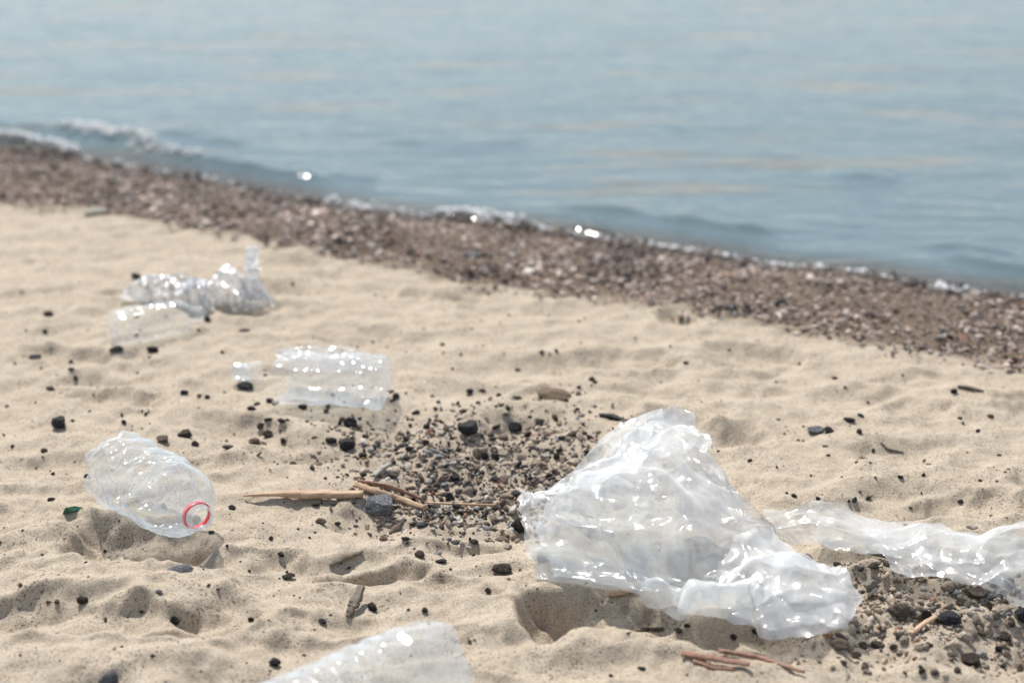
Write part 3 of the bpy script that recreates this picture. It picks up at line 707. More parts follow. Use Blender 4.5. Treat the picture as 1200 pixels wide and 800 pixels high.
for lab, grp, quad, cnt, (lo, hi), code in AREAS:
    for k in range(cnt):
        u, v = rnd.random(), rnd.random()
        a_, b_, c_, d_ = quad
        px = (a_[0] * (1 - u) + b_[0] * u) * (1 - v) + (d_[0] * (1 - u) + c_[0] * u) * v
        py = (a_[1] * (1 - u) + b_[1] * u) * (1 - v) + (d_[1] * (1 - u) + c_[1] * u) * v
        mt = rnd.choice([M_BLACK, M_DARK, M_DARK, M_BROWN] if code in 'LPGFRM' else [M_BROWN, M_BROWN, M_DARK, M_PALE, M_CLOD])
        w = lo + (hi - lo) * rnd.random() ** 1.8
        if 95 < px < 260 and 500 < py < 640: continue
        fl_ = rnd.uniform(.4, .85); lab2 = where_label(px, py, w, mt, code)
        if lab2 in USED or len(lab2.split()) > 16: lab2 = ('flat ' if fl_ < .6 else 'stout ') + lab2
        if lab2 in USED or len(lab2.split()) > 16: continue
        USED.add(lab2)
        stone(px, py, w, fl_, mt, lab2, group=grp, variant=rnd.randrange(10), yaw=rnd.uniform(0, 6), depth=rnd.uniform(.5, .9), big=w > 12)

# ------------------------------------------------------------------ sticks
def tube_mesh(name, pts, rad, mat, seg=12, flat=1.0, jit=.09, seed=0):
    """knobbly tapered stick along pts, X of the mesh runs down its length"""
    rg_ = np.random.default_rng(seed); pts = np.array(pts, float); n = 26
    t = np.linspace(0, len(pts) - 1, n); i0 = np.minimum(t.astype(int), len(pts) - 2); f = (t - i0)[:, None]
    C = pts[i0] * (1 - f) + pts[i0 + 1] * f
    for _ in range(3): C[1:-1] = (C[:-2] + C[1:-1] * 2 + C[2:]) / 4
    rr = np.interp(t, np.linspace(0, len(pts) - 1, len(rad)), rad)
    C[1:-1] += rg_.normal(size=(n - 2, 3)) * rr[1:-1, None] * .06; kn = rg_.integers(3, n - 3, 3); rr = rr.copy(); rr[kn] *= 1.18
    V = []; up = np.array([0, 0, 1.0])
    th = np.linspace(0, 2 * math.pi, seg, endpoint=False); ridg = 1 + jit * 2 * rg_.normal(size=seg)
    for i in range(n):
        d = C[min(i + 1, n - 1)] - C[max(i - 1, 0)]; d /= np.linalg.norm(d)
        s_ = np.cross(d, up); s_ /= np.linalg.norm(s_); u_ = np.cross(s_, d)
        r = rr[i] * ridg * (1 + jit * rg_.normal(size=seg))
        V.append(C[i] + np.outer(np.cos(th) * r, s_) + np.outer(np.sin(th) * r * flat, u_))
    V = np.array(V).reshape(-1, 3); F = [tuple(q) for q in grid_faces(n, seg, True)]
    V = np.vstack([V, C[0], C[-1]]); a = len(V) - 2
    for j in range(seg): F.append((a, (j + 1) % seg, j)); F.append((a + 1, (n - 1) * seg + j, (n - 1) * seg + (j + 1) % seg))
    me = bpy.data.meshes.new(name); me.from_pydata([tuple(v) for v in V], [], F); me.materials.append(mat)
    for p in me.polygons: p.use_smooth = len(p.vertices) == 4
    return me
def stick(name, pix, rpx, mat, label, cat="stick", lift=0.0, seed=0, flat=.8, zs=None, parent=None, local0=None):
    """pix: photo points of the axis; lies on the sand"""
    P = [on_ground(px, py) for px, py in pix]
    dist = (P[0] - Vector((0, 0, CAM_H))).length; k = dist / FPX
    W = []
    for i, p in enumerate(P):
        r = rpx[min(i, len(rpx) - 1)] * k
        W.append(Vector((p.x, p.y, p.z + r * .8 + lift + (zs[i] if zs else 0))))
    o0 = W[0].copy() if local0 is None else local0; d = (W[-1] - W[0]); yaw = math.atan2(d.y, d.x)
    Mi = Matrix.Rotation(-yaw, 3, 'Z')
    me = tube_mesh(name, [tuple(Mi @ (w - o0)) for w in W], [r * k for r in rpx], mat, flat=flat, seed=seed)
    o = bpy.data.objects.new(name, me); o.location = o0; o.rotation_euler = (0, 0, yaw); link(o)
    return props(o, label, cat)
stick("driftwood_stick", [(286, 584), (330, 584), (350, 586), (390, 586), (426, 586)], [1.5, 4.2, 6.5, 6.0, 5.2], M_WOOD, "long bleached driftwood stick pointing left on the sand", lift=.003, seed=1, flat=.7)
stick("driftwood_stick", [(416, 574), (440, 583), (470, 592), (498, 601)], [4, 4.5, 4, 3], M_WOOD, "short tan stick running right from behind the speckled stone", seed=2, lift=.004)
stick("driftwood_stick", [(420, 571), (460, 578), (495, 592)], [3, 3, 2.4], M_WOOD_RED, "thin brown split stick above the short tan one", seed=3, lift=.006)
stick("twig", [(498, 594), (540, 596), (580, 597)], [1.3, 1.6, 1.2], M_WOOD, "thin pale twig on the lower edge of the gravel patch", cat="twig", seed=4, lift=.005)
stick("twig", [(798, 771), (840, 778), (878, 784)], [3.6, 3.8, 3.2], M_WOOD_RED, "left of two reddish brown twigs below the sheet", cat="twig", seed=5, lift=.003)
stick("twig", [(812, 775), (835, 783), (860, 785)], [2, 2, 1.6], M_WOOD_RED, "short side twig tucked under the left reddish twig", cat="twig", seed=15)
stick("twig", [(842, 768), (890, 776), (942, 792)], [3.2, 3.4, 2.0], M_WOOD_RED, "longer right reddish brown twig below the sheet", cat="twig", seed=6, lift=.003)
stick("twig", [(1066, 748), (1080, 738), (1096, 728)], [2.2, 2.6, 2.4], M_WOOD, "small pale stick leaning by the round black stone", cat="twig", seed=7, lift=.004)
stick("twig", [(735, 743), (755, 738), (778, 731)], [1.6, 2.8, 2], M_WOOD_DARK, "dark twig on the sand ridge below the pit", cat="twig", seed=8)
stick("wood_splinter", [(408, 728), (416, 716), (424, 702)], [3, 6, 4], M_WOOD_DARK, "weathered wood splinter standing up from the sand above the ribbed bottle", cat="splinter", seed=9, flat=.4, zs=[0, .006, .012])
stick("wood_splinter", [(712, 702), (728, 698), (745, 692)], [3, 3.5, 2.5], M_WOOD, "pale splinter sticking out from under the sheet above the pit", cat="splinter", seed=10, lift=.002)
stick("twig", [(702, 488), (718, 490), (736, 495)], [2.4, 3.2, 1.8], M_BLACK, "black charred twig beyond the upper left of the sheet", cat="twig", seed=11)
stick("twig", [(1032, 519), (1040, 526), (1058, 530)], [1.2, 1.4, 1.1], M_WOOD_DARK, "thin forked twig on the far right sand", cat="twig", seed=12)
stick("twig", [(1003, 543), (1010, 537), (1020, 543)], [1.8, 2.6, 1.5], M_WOOD_DARK, "short curved dark twig behind the trailing plastic", cat="twig", seed=13)
stick("twig", [(1122, 454), (1135, 456), (1152, 459)], [1.8, 2.5, 1.3], M_WOOD_DARK, "dark twig far right near the shingle bank", cat="twig", seed=14)
stick("twig", [(1004, 652), (1035, 656), (1062, 668)], [1.6, 2.2, 2.4], M_WOOD_DARK, "dark brown twig along the lower edge of the trailing plastic", cat="twig", seed=16, lift=.004)
stick("wood_splinter", [(438, 563), (447, 556), (456, 549)], [2.4, 4.4, 2.6], M_PALE, "pale shell like splinter in the left gravel patch", cat="splinter", seed=17, lift=.004)
stick("wood_splinter", [(386, 664), (403, 657), (425, 648)], [2.5, 5.5, 1.8], M_WOOD_DARK, "dark wood sliver poking out of the sand ledge above the ribbed bottle", cat="splinter", seed=18, flat=.6)

# green glass shard
p = on_ground(84, 602)
sh = np.array([(-.010, 0, 0), (-.006, -.004, .006), (.003, .002, .008), (.012, .006, .006), (.003, -.003, .002)])
V = np.vstack([sh, sh + [0, .0022, 0]]); me = bpy.data.meshes.new("glass_shard")
me.from_pydata([tuple(v) for v in V], [], [(0, 1, 2, 3, 4), (9, 8, 7, 6, 5)] + [(i, i + 5, (i + 1) % 5 + 5, (i + 1) % 5) for i in range(5)])
me.materials.append(M_GREEN); o = link(bpy.data.objects.new("glass_shard", me)); o.location = (p.x, p.y, p.z + .001); o.rotation_euler = (-.5, 0, .1)
props(o, "small green glass shard on the sand left of the red ringed bottle", "glass shard")

# ------------------------------------------------------------------ crumpled film by relaxing an oversize sheet
def relax(P, excess, iters, pin, seed, bend=.12, guide=.004, noise_amp=.002, gmin=.0015, gravity=0.0, disp=.010):
    n, m, _ = P.shape; rg_ = np.random.default_rng(seed); T = P.copy()
    u, v = np.meshgrid(np.linspace(0, 1, m), np.linspace(0, 1, n))
    ex = 1 + excess * np.clip(.9 + .9 * noise(u, v, .22, seed + 3), .1, 2.2)
    Q = P + rg_.normal(size=P.shape) * noise_amp
    Q[..., 2] += disp * noise(u * 1.3, v, .14, seed) * (~pin)
    def rest(a, b, ea, eb): return np.linalg.norm(a - b, axis=-1) * (ea + eb) / 2
    S = []
    for par in (0, 1):
        S.append(((slice(None), slice(par, m - 1, 2)), (slice(None), slice(par + 1, m, 2)), 1.0))
        S.append(((slice(par, n - 1, 2), slice(None)), (slice(par + 1, n, 2), slice(None)), 1.0))
        S.append(((slice(par, n - 1, 2), slice(0, m - 1)), (slice(par + 1, n, 2), slice(1, m)), .8))
        S.append(((slice(par, n - 1, 2), slice(1, m)), (slice(par + 1, n, 2), slice(0, m - 1)), .8))
    B = []
    for ax, L in ((0, n), (1, m)):
        for g0 in range(4):
            i = np.arange(g0 % 2 + 2 * (g0 // 2), L - 2, 4)
            if len(i) == 0: continue
            a = (i, slice(None)) if ax == 0 else (slice(None), i); b = (i + 2, slice(None)) if ax == 0 else (slice(None), i + 2)
            B.append((a, b, bend))
    C = []
    for a, b, w in S + B:
        C.append((a, b, w, rest(T[a], T[b], ex[a], ex[b])))
    free = (~pin).astype(float)[..., None]
    G = ground(Q[..., 0].ravel(), Q[..., 1].ravel()).reshape(n, m)
    for it in range(iters):
        for a, b, w, L in C:
            A_, B_ = Q[a], Q[b]; d = B_ - A_; l = np.linalg.norm(d, axis=-1, keepdims=True) + 1e-9
            fa, fb = free[a], free[b]; ws = fa + fb; ws[ws == 0] = 1
            c = d * ((l - L[..., None]) / l) * w
            Q[a] = A_ + c * fa / ws; Q[b] = B_ - c * fb / ws
        Q += (T - Q) * guide * free
        Q[..., 2] -= gravity * free[..., 0]
        if it % 25 == 0: G = ground(Q[..., 0].ravel(), Q[..., 1].ravel()).reshape(n, m)
        Q[..., 2] = np.maximum(Q[..., 2], G + gmin)
    return Q
def upsample(P, f=2):
    n, m, _ = P.shape
    def up(A):
        k = A.shape[0]; t = np.linspace(0, k - 1, (k - 1) * f + 1); i = np.minimum(t.astype(int), k - 2); fr = (t - i)[:, None, None]
        return A[i] * (1 - fr) + A[i + 1] * fr
    Q = up(up(P).transpose(1, 0, 2)).transpose(1, 0, 2)
    for _ in range(2):
        Q[1:-1, 1:-1] = Q[1:-1, 1:-1] * .4 + (Q[:-2, 1:-1] + Q[2:, 1:-1] + Q[1:-1, :-2] + Q[1:-1, 2:]) * .15
        for e in (0, -1):
            Q[e, 1:-1] = Q[e, 1:-1] * .5 + (Q[e, :-2] + Q[e, 2:]) * .25; Q[1:-1, e] = Q[1:-1, e] * .5 + (Q[:-2, e] + Q[2:, e]) * .25
    return Q
def curve(pts, n):
    """pts: (photo x, y, height over the sand at z=0); returns n world points evenly along the curve"""
    W = np.array([at_z(a, b, c) for a, b, c in pts]); seg = np.linalg.norm(np.diff(W, axis=0), axis=1); s = np.concatenate([[0], np.cumsum(seg)]); t = np.linspace(0, s[-1], n)
    return np.stack([np.interp(t, s, W[:, i]) for i in range(3)], -1)
def coons(top, right, bottom, left, n, m):
    """top: TL>TR, bottom: BL>BR, left: TL>BL, right: TR>BR; rows run top to bottom"""
    T, B = curve(top, m), curve(bottom, m); L, Rr = curve(left, n), curve(right, n)
    u = np.linspace(0, 1, m)[None, :, None]; v = np.linspace(0, 1, n)[:, None, None]
    return (1 - v) * T[None] + v * B[None] + (1 - u) * L[:, None] + u * Rr[:, None] \
        - ((1 - u) * (1 - v) * T[0] + u * (1 - v) * T[-1] + (1 - u) * v * B[0] + u * v * B[-1])
def border(n, m, k=1, sides='TBLR'):
    p = np.zeros((n, m), bool)
    if 'T' in sides: p[:k] = 1
    if 'B' in sides: p[-k:] = 1
    if 'L' in sides: p[:, :k] = 1
    if 'R' in sides: p[:, -k:] = 1
    return p
def bumps(P, lst):
    n, m, _ = P.shape; u, v = np.meshgrid(np.linspace(0, 1, m), np.linspace(0, 1, n))
    for (cu, cv, su, sv, h) in lst: P[..., 2] += h * np.exp(-((u - cu) / su) ** 2 - ((v - cv) / sv) ** 2)
    return P
def film(name, Q, mat, parent=None, wh=(.38, .30)):
    n, m, _ = Q.shape; o0 = parent.location if parent else Vector((0, 0, 0))
    me = mesh_np(name, Q.reshape(-1, 3) - np.array(o0), grid_faces(n, m), True, mat)
    uu, vv = np.meshgrid(np.linspace(0, 1, m) * wh[0], np.linspace(0, 1, n) * wh[1])
    uv = me.uv_layers.new(name='sheet'); li = np.empty(len(me.loops), np.int32); me.loops.foreach_get('vertex_index', li)
    uv.data.foreach_set('uv', np.stack([uu.ravel()[li], vv.ravel()[li]], -1).astype(np.float32).ravel())
    return link(bpy.data.objects.new(name, me), parent)
def crumple(Q, amt, seed, waves_n=6):
    """flat facets meeting in sharp creases: folds of random direction and width, each strongest in its own region"""
    if not amt: return Q
    rg_ = np.random.default_rng(seed); n, m, _ = Q.shape
    dv, du = np.gradient(Q, axis=(0, 1)); N = np.cross(du, dv); N /= np.linalg.norm(N, axis=-1, keepdims=True) + 1e-12
    lu = np.cumsum(np.linalg.norm(du, axis=-1), 1); lv = np.cumsum(np.linalg.norm(dv, axis=-1), 0)   # arc lengths in metres
    wu = lu + .006 * noise(lu, lv, .09, seed); wv = lv + .006 * noise(lu, lv, .09, seed + 1)
    D = np.zeros((n, m))
    for k in range(waves_n):
        lam = .06 * (3.2 ** rg_.random()); an = rg_.uniform(0, math.pi); ph = rg_.random(); duty = rg_.uniform(.25, .75)
        t = ((wu * math.cos(an) + wv * math.sin(an)) / lam + ph) % 1.0
        tri = np.where(t < duty, t / duty, (1 - t) / (1 - duty))
        mask = np.clip(.35 + 1.2 * noise(lu, lv, .16, seed + 20 + k), 0, 1)
        D += (tri - .5) * lam * rg_.uniform(.08, .17) * mask
    D *= .75 + .25 * sstep(0, .03, np.minimum(np.minimum(lu, lu[:, -1:] - lu), np.minimum(lv, lv[-1:] - lv)))
    D *= sstep(.0, .06, np.hypot(lu, lv))
    return Q + N * (D * amt)[..., None]
def sheet(name, top, right, bottom, left, n, m, bl, excess, it, mat, parent, seed, ridges=(), jag=.0015, crease=1.0):
    n2, m2 = (n // 4) * 2 + 1, (m // 4) * 2 + 1
    P = bumps(coons(top, right, bottom, left, n2, m2), bl)
    rg_ = np.random.default_rng(seed); b_ = border(n2, m2)     # slightly ragged outline
    jn = (noise(P[..., 0], P[..., 1] + P[..., 2], .022, seed) + .6 * noise(P[..., 0], P[..., 1] + P[..., 2], .010, seed + 1))[b_]
    P[b_] += jn[:, None] * jag * 2.2 * np.array([1, .7, .6])
    G = ground(P[..., 0].ravel(), P[..., 1].ravel()).reshape(n2, m2); P[..., 2] = np.maximum(P[..., 2], G + .002)
    Q = relax(P, excess, it, border(n2, m2), seed, .35, noise_amp=.0006, guide=.008, disp=.003)
    Q = upsample(Q); Q = relax(Q, excess * .15, 50, border(*Q.shape[:2]), seed + 1, .25, guide=.012, noise_amp=.0002, disp=.0005)
    Q = upsample(Q)
    u_, v_ = np.meshgrid(np.linspace(0, 1, Q.shape[1]), np.linspace(0, 1, Q.shape[0]))
    asp = n / m; inner_ = ~border(*Q.shape[:2])
    for (u0, v0, u1, v1, w, h) in ridges:
        du, dv = u1 - u0, (v1 - v0) * asp; L = math.hypot(du, dv)
        t = ((u_ - u0) * du + (v_ - v0) * asp * dv) / L ** 2
        wob = .03 * noise(t, t * 0, .45, seed + int(100 * u0)) + .006 * noise(t, t * 0, .12, seed)
        d = ((u_ - u0) * dv - (v_ - v0) * asp * du) / L + wob
        ends = sstep(-.05, .25, t) * (1 - sstep(.7, 1.05, t))
        prof = np.where(d > 0, np.exp(-(d / (w * 2.2)) ** 2), np.exp(-(d / (w * 1.1)) ** 2))
        Q[..., 2] += (h * .5 if m > 90 else h) * ends * prof * inner_
    Q = relax(Q, .002, 10, border(*Q.shape[:2]), seed + 2, .1, guide=.03, noise_amp=0, disp=.0)
    for _ in range(14):
        Q[1:-1, 1:-1] = Q[1:-1, 1:-1] * .5 + (Q[:-2, 1:-1] + Q[2:, 1:-1] + Q[1:-1, :-2] + Q[1:-1, 2:]) * .125
    Q = crumple(Q, crease, seed + 9)
    return film(name, Q, mat, parent, (float(np.linalg.norm(np.diff(Q[n // 2], axis=0), axis=-1).sum()), float(np.linalg.norm(np.diff(Q[:, m // 2], axis=0), axis=-1).sum())))

o0 = on_ground(780, 690)
bag = empty("plastic_sheet", o0, "large crumpled milky plastic sheet heaped up on the sand with a trailing end", "plastic sheet")
FAN = []
_rf = random.Random(4)
for (fu, fv, a0, a1, cnt, l0, l1) in [(.82, -.02, 60, 165, 11, .2, .45), (.95, .62, 130, 235, 10, .15, .42), (.02, -.02, 15, 85, 8, .12, .4), (.55, .97, 200, 340, 7, .1, .3), (.35, .4, 0, 360, 6, .1, .25)]:
    for k in range(cnt):
        an = R(a0 + (a1 - a0) * (k + _rf.uniform(.1, .9)) / cnt); r0 = _rf.uniform(.02, .10); r1 = r0 + _rf.uniform(l0, l1)
        FAN.append((fu + math.cos(an) * r0, fv + math.sin(an) * r0 * 1.2, fu + math.cos(an) * r1, fv + math.sin(an) * r1 * 1.2, _rf.uniform(.009, .016), _rf.uniform(.002, .0045)))
sheet("front_layer",
      [(610, 568, .055), (615, 580, .045), (630, 592, .045), (645, 580, .05), (660, 571, .06), (690, 560, .082), (722, 533, .10), (742, 507, .115), (762, 484, .125), (790, 474, .128), (812, 484, .125)],
      [(812, 484, .125), (830, 510, .118), (837, 540, .10), (878, 588, .07), (905, 618, .045), (930, 648, .03), (965, 660, .03), (990, 672, .035), (1012, 698, .028)],
      [(630, 683, .003), (690, 692, .003), (742, 697, .004), (752, 712, .004), (800, 722, .010), (870, 735, .010), (893, 742, .006), (902, 760, .002), (940, 752, .004), (992, 742, .008), (1012, 698, .028)],
      [(610, 568, .055), (609, 600, .052), (613, 630, .04), (622, 660, .015), (630, 683, .003)],
      84, 104, [(.30, .40, .25, .3, .026), (.12, .55, .12, .25, .018), (.55, .30, .2, .2, .020), (.56, .66, .13, .12, -.065), (.80, .75, .15, .12, .028), (.45, .93, .3, .06, .02), (.72, .93, .2, .05, .02)],
      .006, 200, M_FILM, bag, 3, jag=.0022, crease=1.35, ridges=[(.30, .16, .86, .50, .016, .012), (.45, .30, .95, .66, .014, .012), (.40, .55, .64, .70, .012, .009), (.10, .30, .38, .66, .014, .009),
       (.60, .05, .84, .38, .014, .010), (.95, .60, .50, .84, .013, .011), (.12, .8, .5, .88, .014, .009), (.96, .68, .62, .92, .014, .011), (.06, .2, .20, .95, .014, .008), (.70, .12, .98, .5, .014, .010),
       (.88, .03, .55, .30, .014, .009), (.58, .95, .95, .84, .012, .010), (.28, .7, .62, .95, .014, .009), (.22, .1, .55, .5, .016, .008), (.8, .35, .9, .62, .01, .008), (.3, .45, .5, .62, .01, .006), (.0, .55, .3, .72, .012, .007)])
sheet("back_layer",
      [(640, 586, .01), (690, 560, .05), (745, 515, .09), (785, 487, .105), (815, 497, .11)],
      [(815, 497, .11), (833, 540, .08), (878, 596, .05), (930, 655, .02), (1000, 690, .012)],
      [(650, 676, .003), (745, 690, .004), (830, 705, .005), (900, 735, .004), (960, 735, .004), (1000, 690, .012)],
      [(640, 586, .01), (630, 630, .01), (650, 676, .003)],
      52, 64, [(.3, .35, .25, .3, .02), (.55, .72, .14, .10, -.02)], .02, 160, M_FILM_UNDER, bag, 8)
sheet("folded_flap",
      [(652, 580, .015), (676, 545, .045), (700, 512, .075), (722, 496, .092), (745, 487, .10), (775, 478, .118)],
      [(775, 478, .118), (780, 500, .11), (770, 530, .095)],
      [(640, 600, .01), (680, 580, .04), (730, 550, .08), (770, 530, .095)],
      [(652, 580, .015), (646, 590, .012), (640, 600, .01)],
      24, 48, [], .018, 90, M_FILM_THIN, bag, 21, jag=.0008, crease=.35)
sheet("trailing_end",
      [(890, 600, 0.0180), (915, 605, 0.0132), (940, 596, 0.0180), (962, 588, 0.0210), (985, 590, 0.0180), (1010, 606, 0.0108), (1060, 612, 0.0084), (1100, 607, 0.0132), (1130, 622, 0.0084), (1152, 632, 0.0060), (1190, 610, 0.0180), (1250, 600, 0.0180), (1330, 600, 0.0060)],
      [(1330, 600, .01), (1340, 660, .01), (1330, 720, .002)],
      [(925, 640, .012), (945, 634, .010), (990, 640, .010), (1030, 648, .010), (1050, 668, .006), (1090, 680, .006), (1130, 683, .006), (1170, 694, .006), (1200, 706, .004), (1260, 720, .003), (1330, 720, .002)],
      [(890, 596, .035), (905, 620, .03), (925, 640, .012)],
      44, 120, [(.62, .35, .12, .25, .006), (.85, .5, .1, .3, .010)], .004, 160, M_FILM_THIN, bag, 33, crease=.8, ridges=[(.02, .5, .25, .8, .01, .008), (.3, .9, .48, .2, .012, .009), (.36, .95, .70, .45, .01, .01), (.38, .5, .75, .7, .01, .007), (.45, .1, .62, .35, .01, .008), (.55, .35, .85, .1, .012, .012), (.1, .2, .14, .6, .01, .007), (.5, .8, .8, .95, .01, .006)])
sheet("trailing_underlayer",
      [(960, 605, .012), (1010, 612, .010), (1100, 622, .012), (1190, 630, .012), (1320, 620, .005)],
      [(1320, 620, .005), (1320, 690, .002)],
      [(950, 634, .004), (1040, 648, .004), (1100, 672, .004), (1200, 690, .004), (1320, 690, .002)],
      [(960, 605, .012), (950, 634, .004)],
      24, 64, [], .03, 90, M_FILM_THIN, bag, 44)

# ------------------------------------------------------------------ bottles
def bottle_rings(prof, seg, ribs=None):
    return None
def bottle(name, base, neck, rad, label, prof, mat, crush, seed, seg=72, parts=None, squash=(1, 1), bend=0.0, sub=6, box=0.0, petal=.16):
    """base, neck: world ends of the axis. prof: (s along the length 0..1, radius factor)"""
    base = Vector(base); neck = Vector(neck); ax = (neck - base); L = ax.length; ax.normalize()
    root = empty(name, (base + neck) / 2 - Vector((0, 0, rad)), label, "plastic bottle")
    side = ax.cross(Vector((0, 0, 1))).normalized(); up = side.cross(ax).normalized()
    org = root.location
    def place(s, r, th, crushed=True):
        """arrays of s (0..1), r, th"""
        k = np.ones_like(s) * crush * (np.clip(1.12 - s, 0, 1) ** .5 if crushed else 0)
        nn = noise(th * .55 + 0 * s, s * 2.6, .8, seed) + .6 * noise(np.cos(th) * 1.3 + 3, np.sin(th) * 1.3 + s * 5, .7, seed + 1)
        fold = -np.abs(noise(np.cos(th) * 1.1 + s * 1.5, np.sin(th) * 1.1 + s * 4.5, .62, seed + 2))
        rr = r * (1 + k * (.35 * nn + .9 * fold))
        cr = np.zeros_like(s)
        rq = np.random.default_rng(seed + 50)
        for q in range(9):
            lam = .018 * 4 ** rq.random(); an = rq.uniform(0, math.pi); tt = ((s * L * math.cos(an) + np.sin(th + q) * rad * 1.2 * math.sin(an)) / lam + rq.random()) % 1.0
            cr += (np.abs(tt - .5) - .25) * lam * .22 * np.clip(.2 + 1.3 * noise(th * .8 + q, s * 3, .8, seed + 60 + q), 0, 1)
        rr = rr + cr * k * 3.5
        rr = rr * (1 - petal * np.clip(1 - s / .13, 0, 1) * (.5 + .5 * np.cos(5 * th)) ** .6)
        if box: rr = rr * (1 + box * (1 / (np.abs(np.cos(th)) ** 5 + np.abs(np.sin(th)) ** 5) ** .2 - 1))
        x = np.cos(th) * rr * squash[0]; z = np.sin(th) * rr * squash[1]
        off = bend * np.sin(s * math.pi)
        P = np.array(base)[None, None] + (s * L)[..., None] * np.array(ax) + (x + off)[..., None] * np.array(side) + z[..., None] * np.array(up)
        return P
    ss = np.array([p[0] for p in prof]); rs = np.array([p[1] for p in prof])
    t = np.linspace(0, len(ss) - 1, (len(ss) - 1) * sub + 1); S_ = np.interp(t, np.arange(len(ss)), ss); R_ = np.interp(t, np.arange(len(ss)), rs) * rad
    th = np.linspace(0, 2 * math.pi, seg, endpoint=False)
    SS, TT = np.meshgrid(S_, th, indexing='ij'); RR = np.repeat(R_[:, None], seg, 1)
    V = place(SS, RR, TT).reshape(-1, 3) - np.array(org)
    me = mesh_np("body", V, grid_faces(len(S_), seg, True), True, mat); link(bpy.data.objects.new("body", me), root)
    for (pn, s0, s1, rf, pm) in (parts or []):
        S2 = np.array([s0, s0, s1, s1, s0]); R2 = np.array([rf * .93, rf, rf, rf * .93, rf * .93]) * rad
        S2 = np.array([s0, s0 + (s1 - s0) * .1, s1 - (s1 - s0) * .1, s1, s1 - (s1 - s0) * .1, s0 + (s1 - s0) * .1, s0]); R2 = np.array([.95, 1, 1, .95, .9, .9, .95]) * rf * rad
        SS, TT = np.meshgrid(S2, th, indexing='ij'); V = place(SS, np.repeat(R2[:, None], seg, 1), TT, False).reshape(-1, 3) - np.array(org)
        me = mesh_np(pn, V, grid_faces(len(S2), seg, True), True, pm); link(bpy.data.objects.new(pn, me), root)
    return root
def ribbed(s0, s1, n, r0, dip):
    out = []
    for i in range(n):
        a = s0 + (s1 - s0) * i / n; w = (s1 - s0) / n
        out += [(a + .05 * w, r0), (a + .55 * w, r0), (a + .78 * w, r0 - dip)]
    return out
BASE_P = [(.045, .0), (.04, .30), (.012, .50), (0, .66), (.004, .84), (.03, .97)]
NECK = [(.93, .34), (.935, .42), (.945, .42), (.95, .31), (.96, .31), (.965, .335), (.97, .31), (.98, .335), (.985, .31), (1, .31), (1, .27), (.96, .27)]
# A: clear bottle with the red ring, mouth towards the camera
pb = on_ground(140, 584); pn = on_ground(232, 652)
A0 = Vector((pb.x, pb.y, pb.z + .043)); A1 = at_z(238, 608, .042)
bottle("plastic_bottle", A0, A1, .0425, "clear crushed bottle with a red ring round its open mouth", BASE_P + [(.06, 1)] + ribbed(.08, .56, 5, 1.0, .055) + [(.58, 1), (.68, 1.0), (.74, .95), (.80, .82), (.86, .62), (.90, .44), (.92, .36)] + NECK,
       M_PET, .27, 5, parts=[("ring", .915, .95, .355, M_RED)], squash=(1.05, .95))
# B: ribbed bottle at the bottom edge
pbB = on_ground(520, 800); B0 = Vector(at_z(520, 772, .041)); B1 = Vector(at_z(300, 870, .045))
bottle("plastic_bottle", B0, B0 + (B1 - B0).normalized() * .31, .0415, "ribbed clear bottle cut off by the bottom edge, base to the right", [(.05, 0), (.04, .4), (.01, .7), (0, .86), (.006, .96), (.02, 1), (.14, 1), (.16, .95)] + ribbed(.18, .74, 8, 1.0, .11) + [(.76, 1), (.82, .85), (.88, .6), (.92, .4)] + NECK,
       M_PET_DULL, .05, 9)
# C: crushed bottle with its neck to the left
C0 = Vector(at_z(452, 447, .034)); C1 = Vector(at_z(328, 441, .034))
bottle("plastic_bottle", C0, C1, .040, "flattened boxy clear bottle, cut open, lying sideways above the gravel patch", [(.03, .0), (.02, .5), (.0, .9), (.015, 1), (.2, 1.0), (.22, .97), (.24, 1.0), (.6, 1.0), (.62, .97), (.64, 1.0), (.98, 1.0), (1, .97)],
       M_PET, .20, 14, squash=(1.15, .74), box=.8, petal=0)
N0 = Vector(at_z(301, 438, .018)); N1 = Vector(at_z(275, 435, .018))
bottle("bottle_neck", N0, N1, .0165, "detached clear bottle neck lying left of the cut open boxy bottle", [(0, 1.25), (.15, 1.0), (.3, .75), (.36, .72), (.4, .85), (.48, .85), (.5, .72), (.7, .75), (.9, .72), (1, .72), (1, .6), (.5, .6)], M_PET_DULL, .1, 15)
cb = [o for o in COL.objects if o.get('label', '').startswith('flattened boxy')][0]
sheet("torn_flap", [(318, 410, .062), (365, 405, .068), (416, 406, .066)], [(416, 406, .066), (420, 420, .056)], [(330, 422, .055), (370, 420, .058), (420, 420, .056)], [(318, 410, .062), (330, 422, .055)],
      16, 48, [], .03, 60, M_FILM_THIN, cb, 61, jag=.0006, crease=.2)
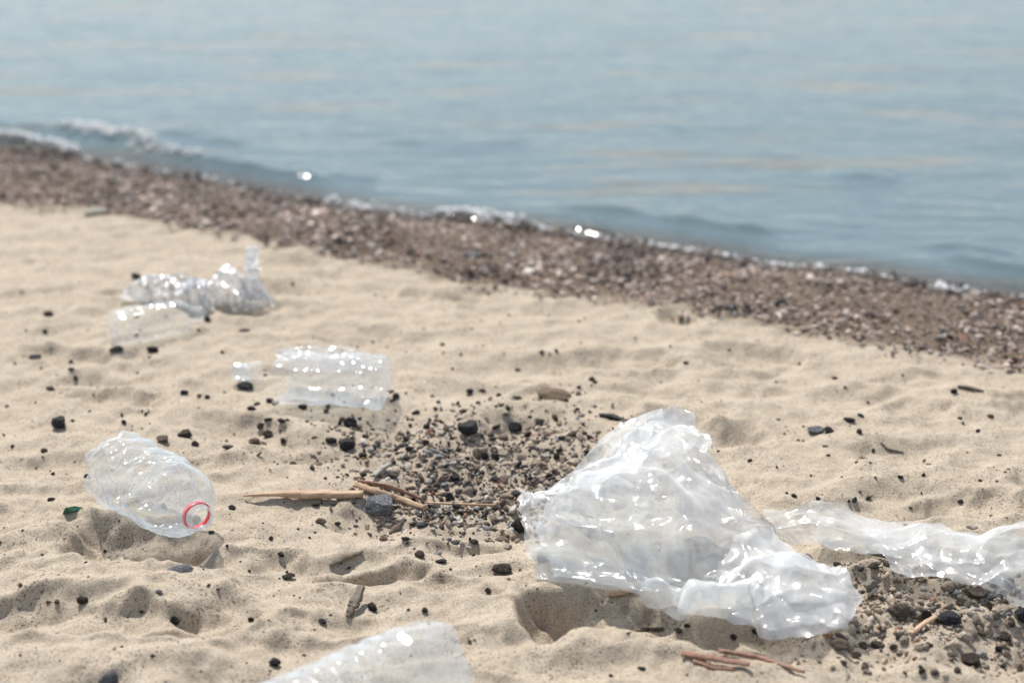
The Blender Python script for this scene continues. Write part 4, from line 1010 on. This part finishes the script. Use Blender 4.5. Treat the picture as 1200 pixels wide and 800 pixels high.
# D: faint bottle and glittering crumpled pieces farther off
D0 = Vector(at_z(132, 386, .028)); D1 = Vector(at_z(238, 366, .03))
bottle("plastic_bottle", D0, D1, .029, "faint clear bottle farthest to the left on the sand", BASE_P + [(.06, 1)] + ribbed(.08, .6, 5, 1.0, .04) + [(.66, 1), (.76, .9), (.84, .62), (.9, .4)] + NECK, M_PET_FAINT, .16, 17)
def loose(o, label, cat):
    me = o.data; n = len(me.vertices); A = np.empty(n * 3, np.float32); me.vertices.foreach_get('co', A); A = A.reshape(-1, 3); c = A.mean(0); c[2] = A[:, 2].min()
    me.vertices.foreach_set('co', (A - c).ravel()); o.location = Vector([float(q) for q in c]); props(o, label, cat)
loose(sheet("crumpled_plastic", [(146, 335, .03), (190, 329, .035), (240, 332, .03)], [(240, 332, .03), (244, 350, .03), (238, 362, .01)],
      [(146, 352, .008), (190, 360, .006), (238, 362, .01)], [(146, 335, .03), (143, 345, .02), (146, 352, .008)], 36, 64, [(.3, .4, .2, .4, .008), (.75, .4, .2, .4, .008)], .12, 140, M_GLIT, None, 51, jag=.003, crease=1.5,
      ridges=[(.1 + .12 * k, .0, .06 + .13 * k, 1.0, .03, .010) for k in range(7)]), "glittering crumpled clear plastic behind the faint far bottle", "crumpled plastic")
loose(sheet("crumpled_plastic", [(232, 338, .03), (268, 328, .04), (300, 336, .03), (322, 352, .014)], [(322, 352, .02), (322, 360, .008)],
      [(232, 362, .006), (280, 366, .004), (322, 360, .008)], [(232, 338, .03), (230, 352, .016), (232, 362, .006)], 36, 64, [(.4, .4, .25, .4, .02)], .18, 140, M_GLIT, None, 57, jag=.003, crease=1.5,
      ridges=[(.1 + .12 * k, .0, .16 + .10 * k, 1.0, .03, .010) for k in range(7)]), "glittering crumpled plastic at the foot of the upright torn neck", "crumpled plastic")
pG = Vector(at_z(294, 334, .04))
bottle("plastic_bottle", pG - Vector((0, 0, .02)), pG + Vector((.006, 0, .062)), .018, "torn off bottle neck standing upright behind the glittering crumpled plastic", [(0, 1.4), (.1, 1.2), (.25, .9), (.4, .7), (.5, .62), (.52, .75), (.58, .75), (.6, .6), (.8, .62), (1, .6), (1, .52)], M_GLIT, .15, 31)

# ------------------------------------------------------------------ foam at the water's edge
rg = np.random.default_rng(77); FP = []
for pts, k, sp_ in [([(75, 152), (110, 158), (150, 166), (190, 178)], 420, .022), ([(0, 160), (40, 168), (90, 180)], 380, .02), ([(190, 180), (230, 187)], 60, .015),
                    ([(520, 252), (560, 258), (610, 266)], 260, .018), ([(610, 268), (760, 290), (860, 305)], 130, .012), ([(1090, 340), (1150, 350)], 40, .01), ([(380, 236), (450, 246)], 40, .012), ([(100, 188), (220, 210), (400, 244), (500, 257)], 130, .012), ([(860, 308), (1000, 323), (1200, 352)], 110, .010)]:
    W = poly_world(pts, WATER_Z); t = rg.random(k) * (len(W) - 1); i = np.minimum(t.astype(int), len(W) - 2); f = (t - i)[:, None]
    FP.append(W[i] * (1 - f) + W[i + 1] * f + rg.normal(size=(k, 2)) * sp_ * [1, .8])
FP = np.vstack(FP); n = len(FP); V0, F0_ = ICO[1]; sz = np.clip(rg.lognormal(math.log(.0035), .5, n), .0015, .009)
VV = V0[None] * sz[:, None, None] * np.array([1, 1, .8]) + np.stack([FP[:, 0], FP[:, 1], np.maximum(WATER_Z + waves(FP[:, 0], FP[:, 1]), ground(FP[:, 0], FP[:, 1])) + sz * .4 + rg.random(n) * .006], -1)[:, None]
me = mesh_np("foam", VV.reshape(-1, 3), (F0_[None] + (np.arange(n) * len(V0))[:, None, None]).reshape(-1, 3), True, M_FOAM)
o = link(bpy.data.objects.new("foam", me)); props(o, "white foam bubbles along the breaking wavelets at the waterline", "foam", None, 'stuff')
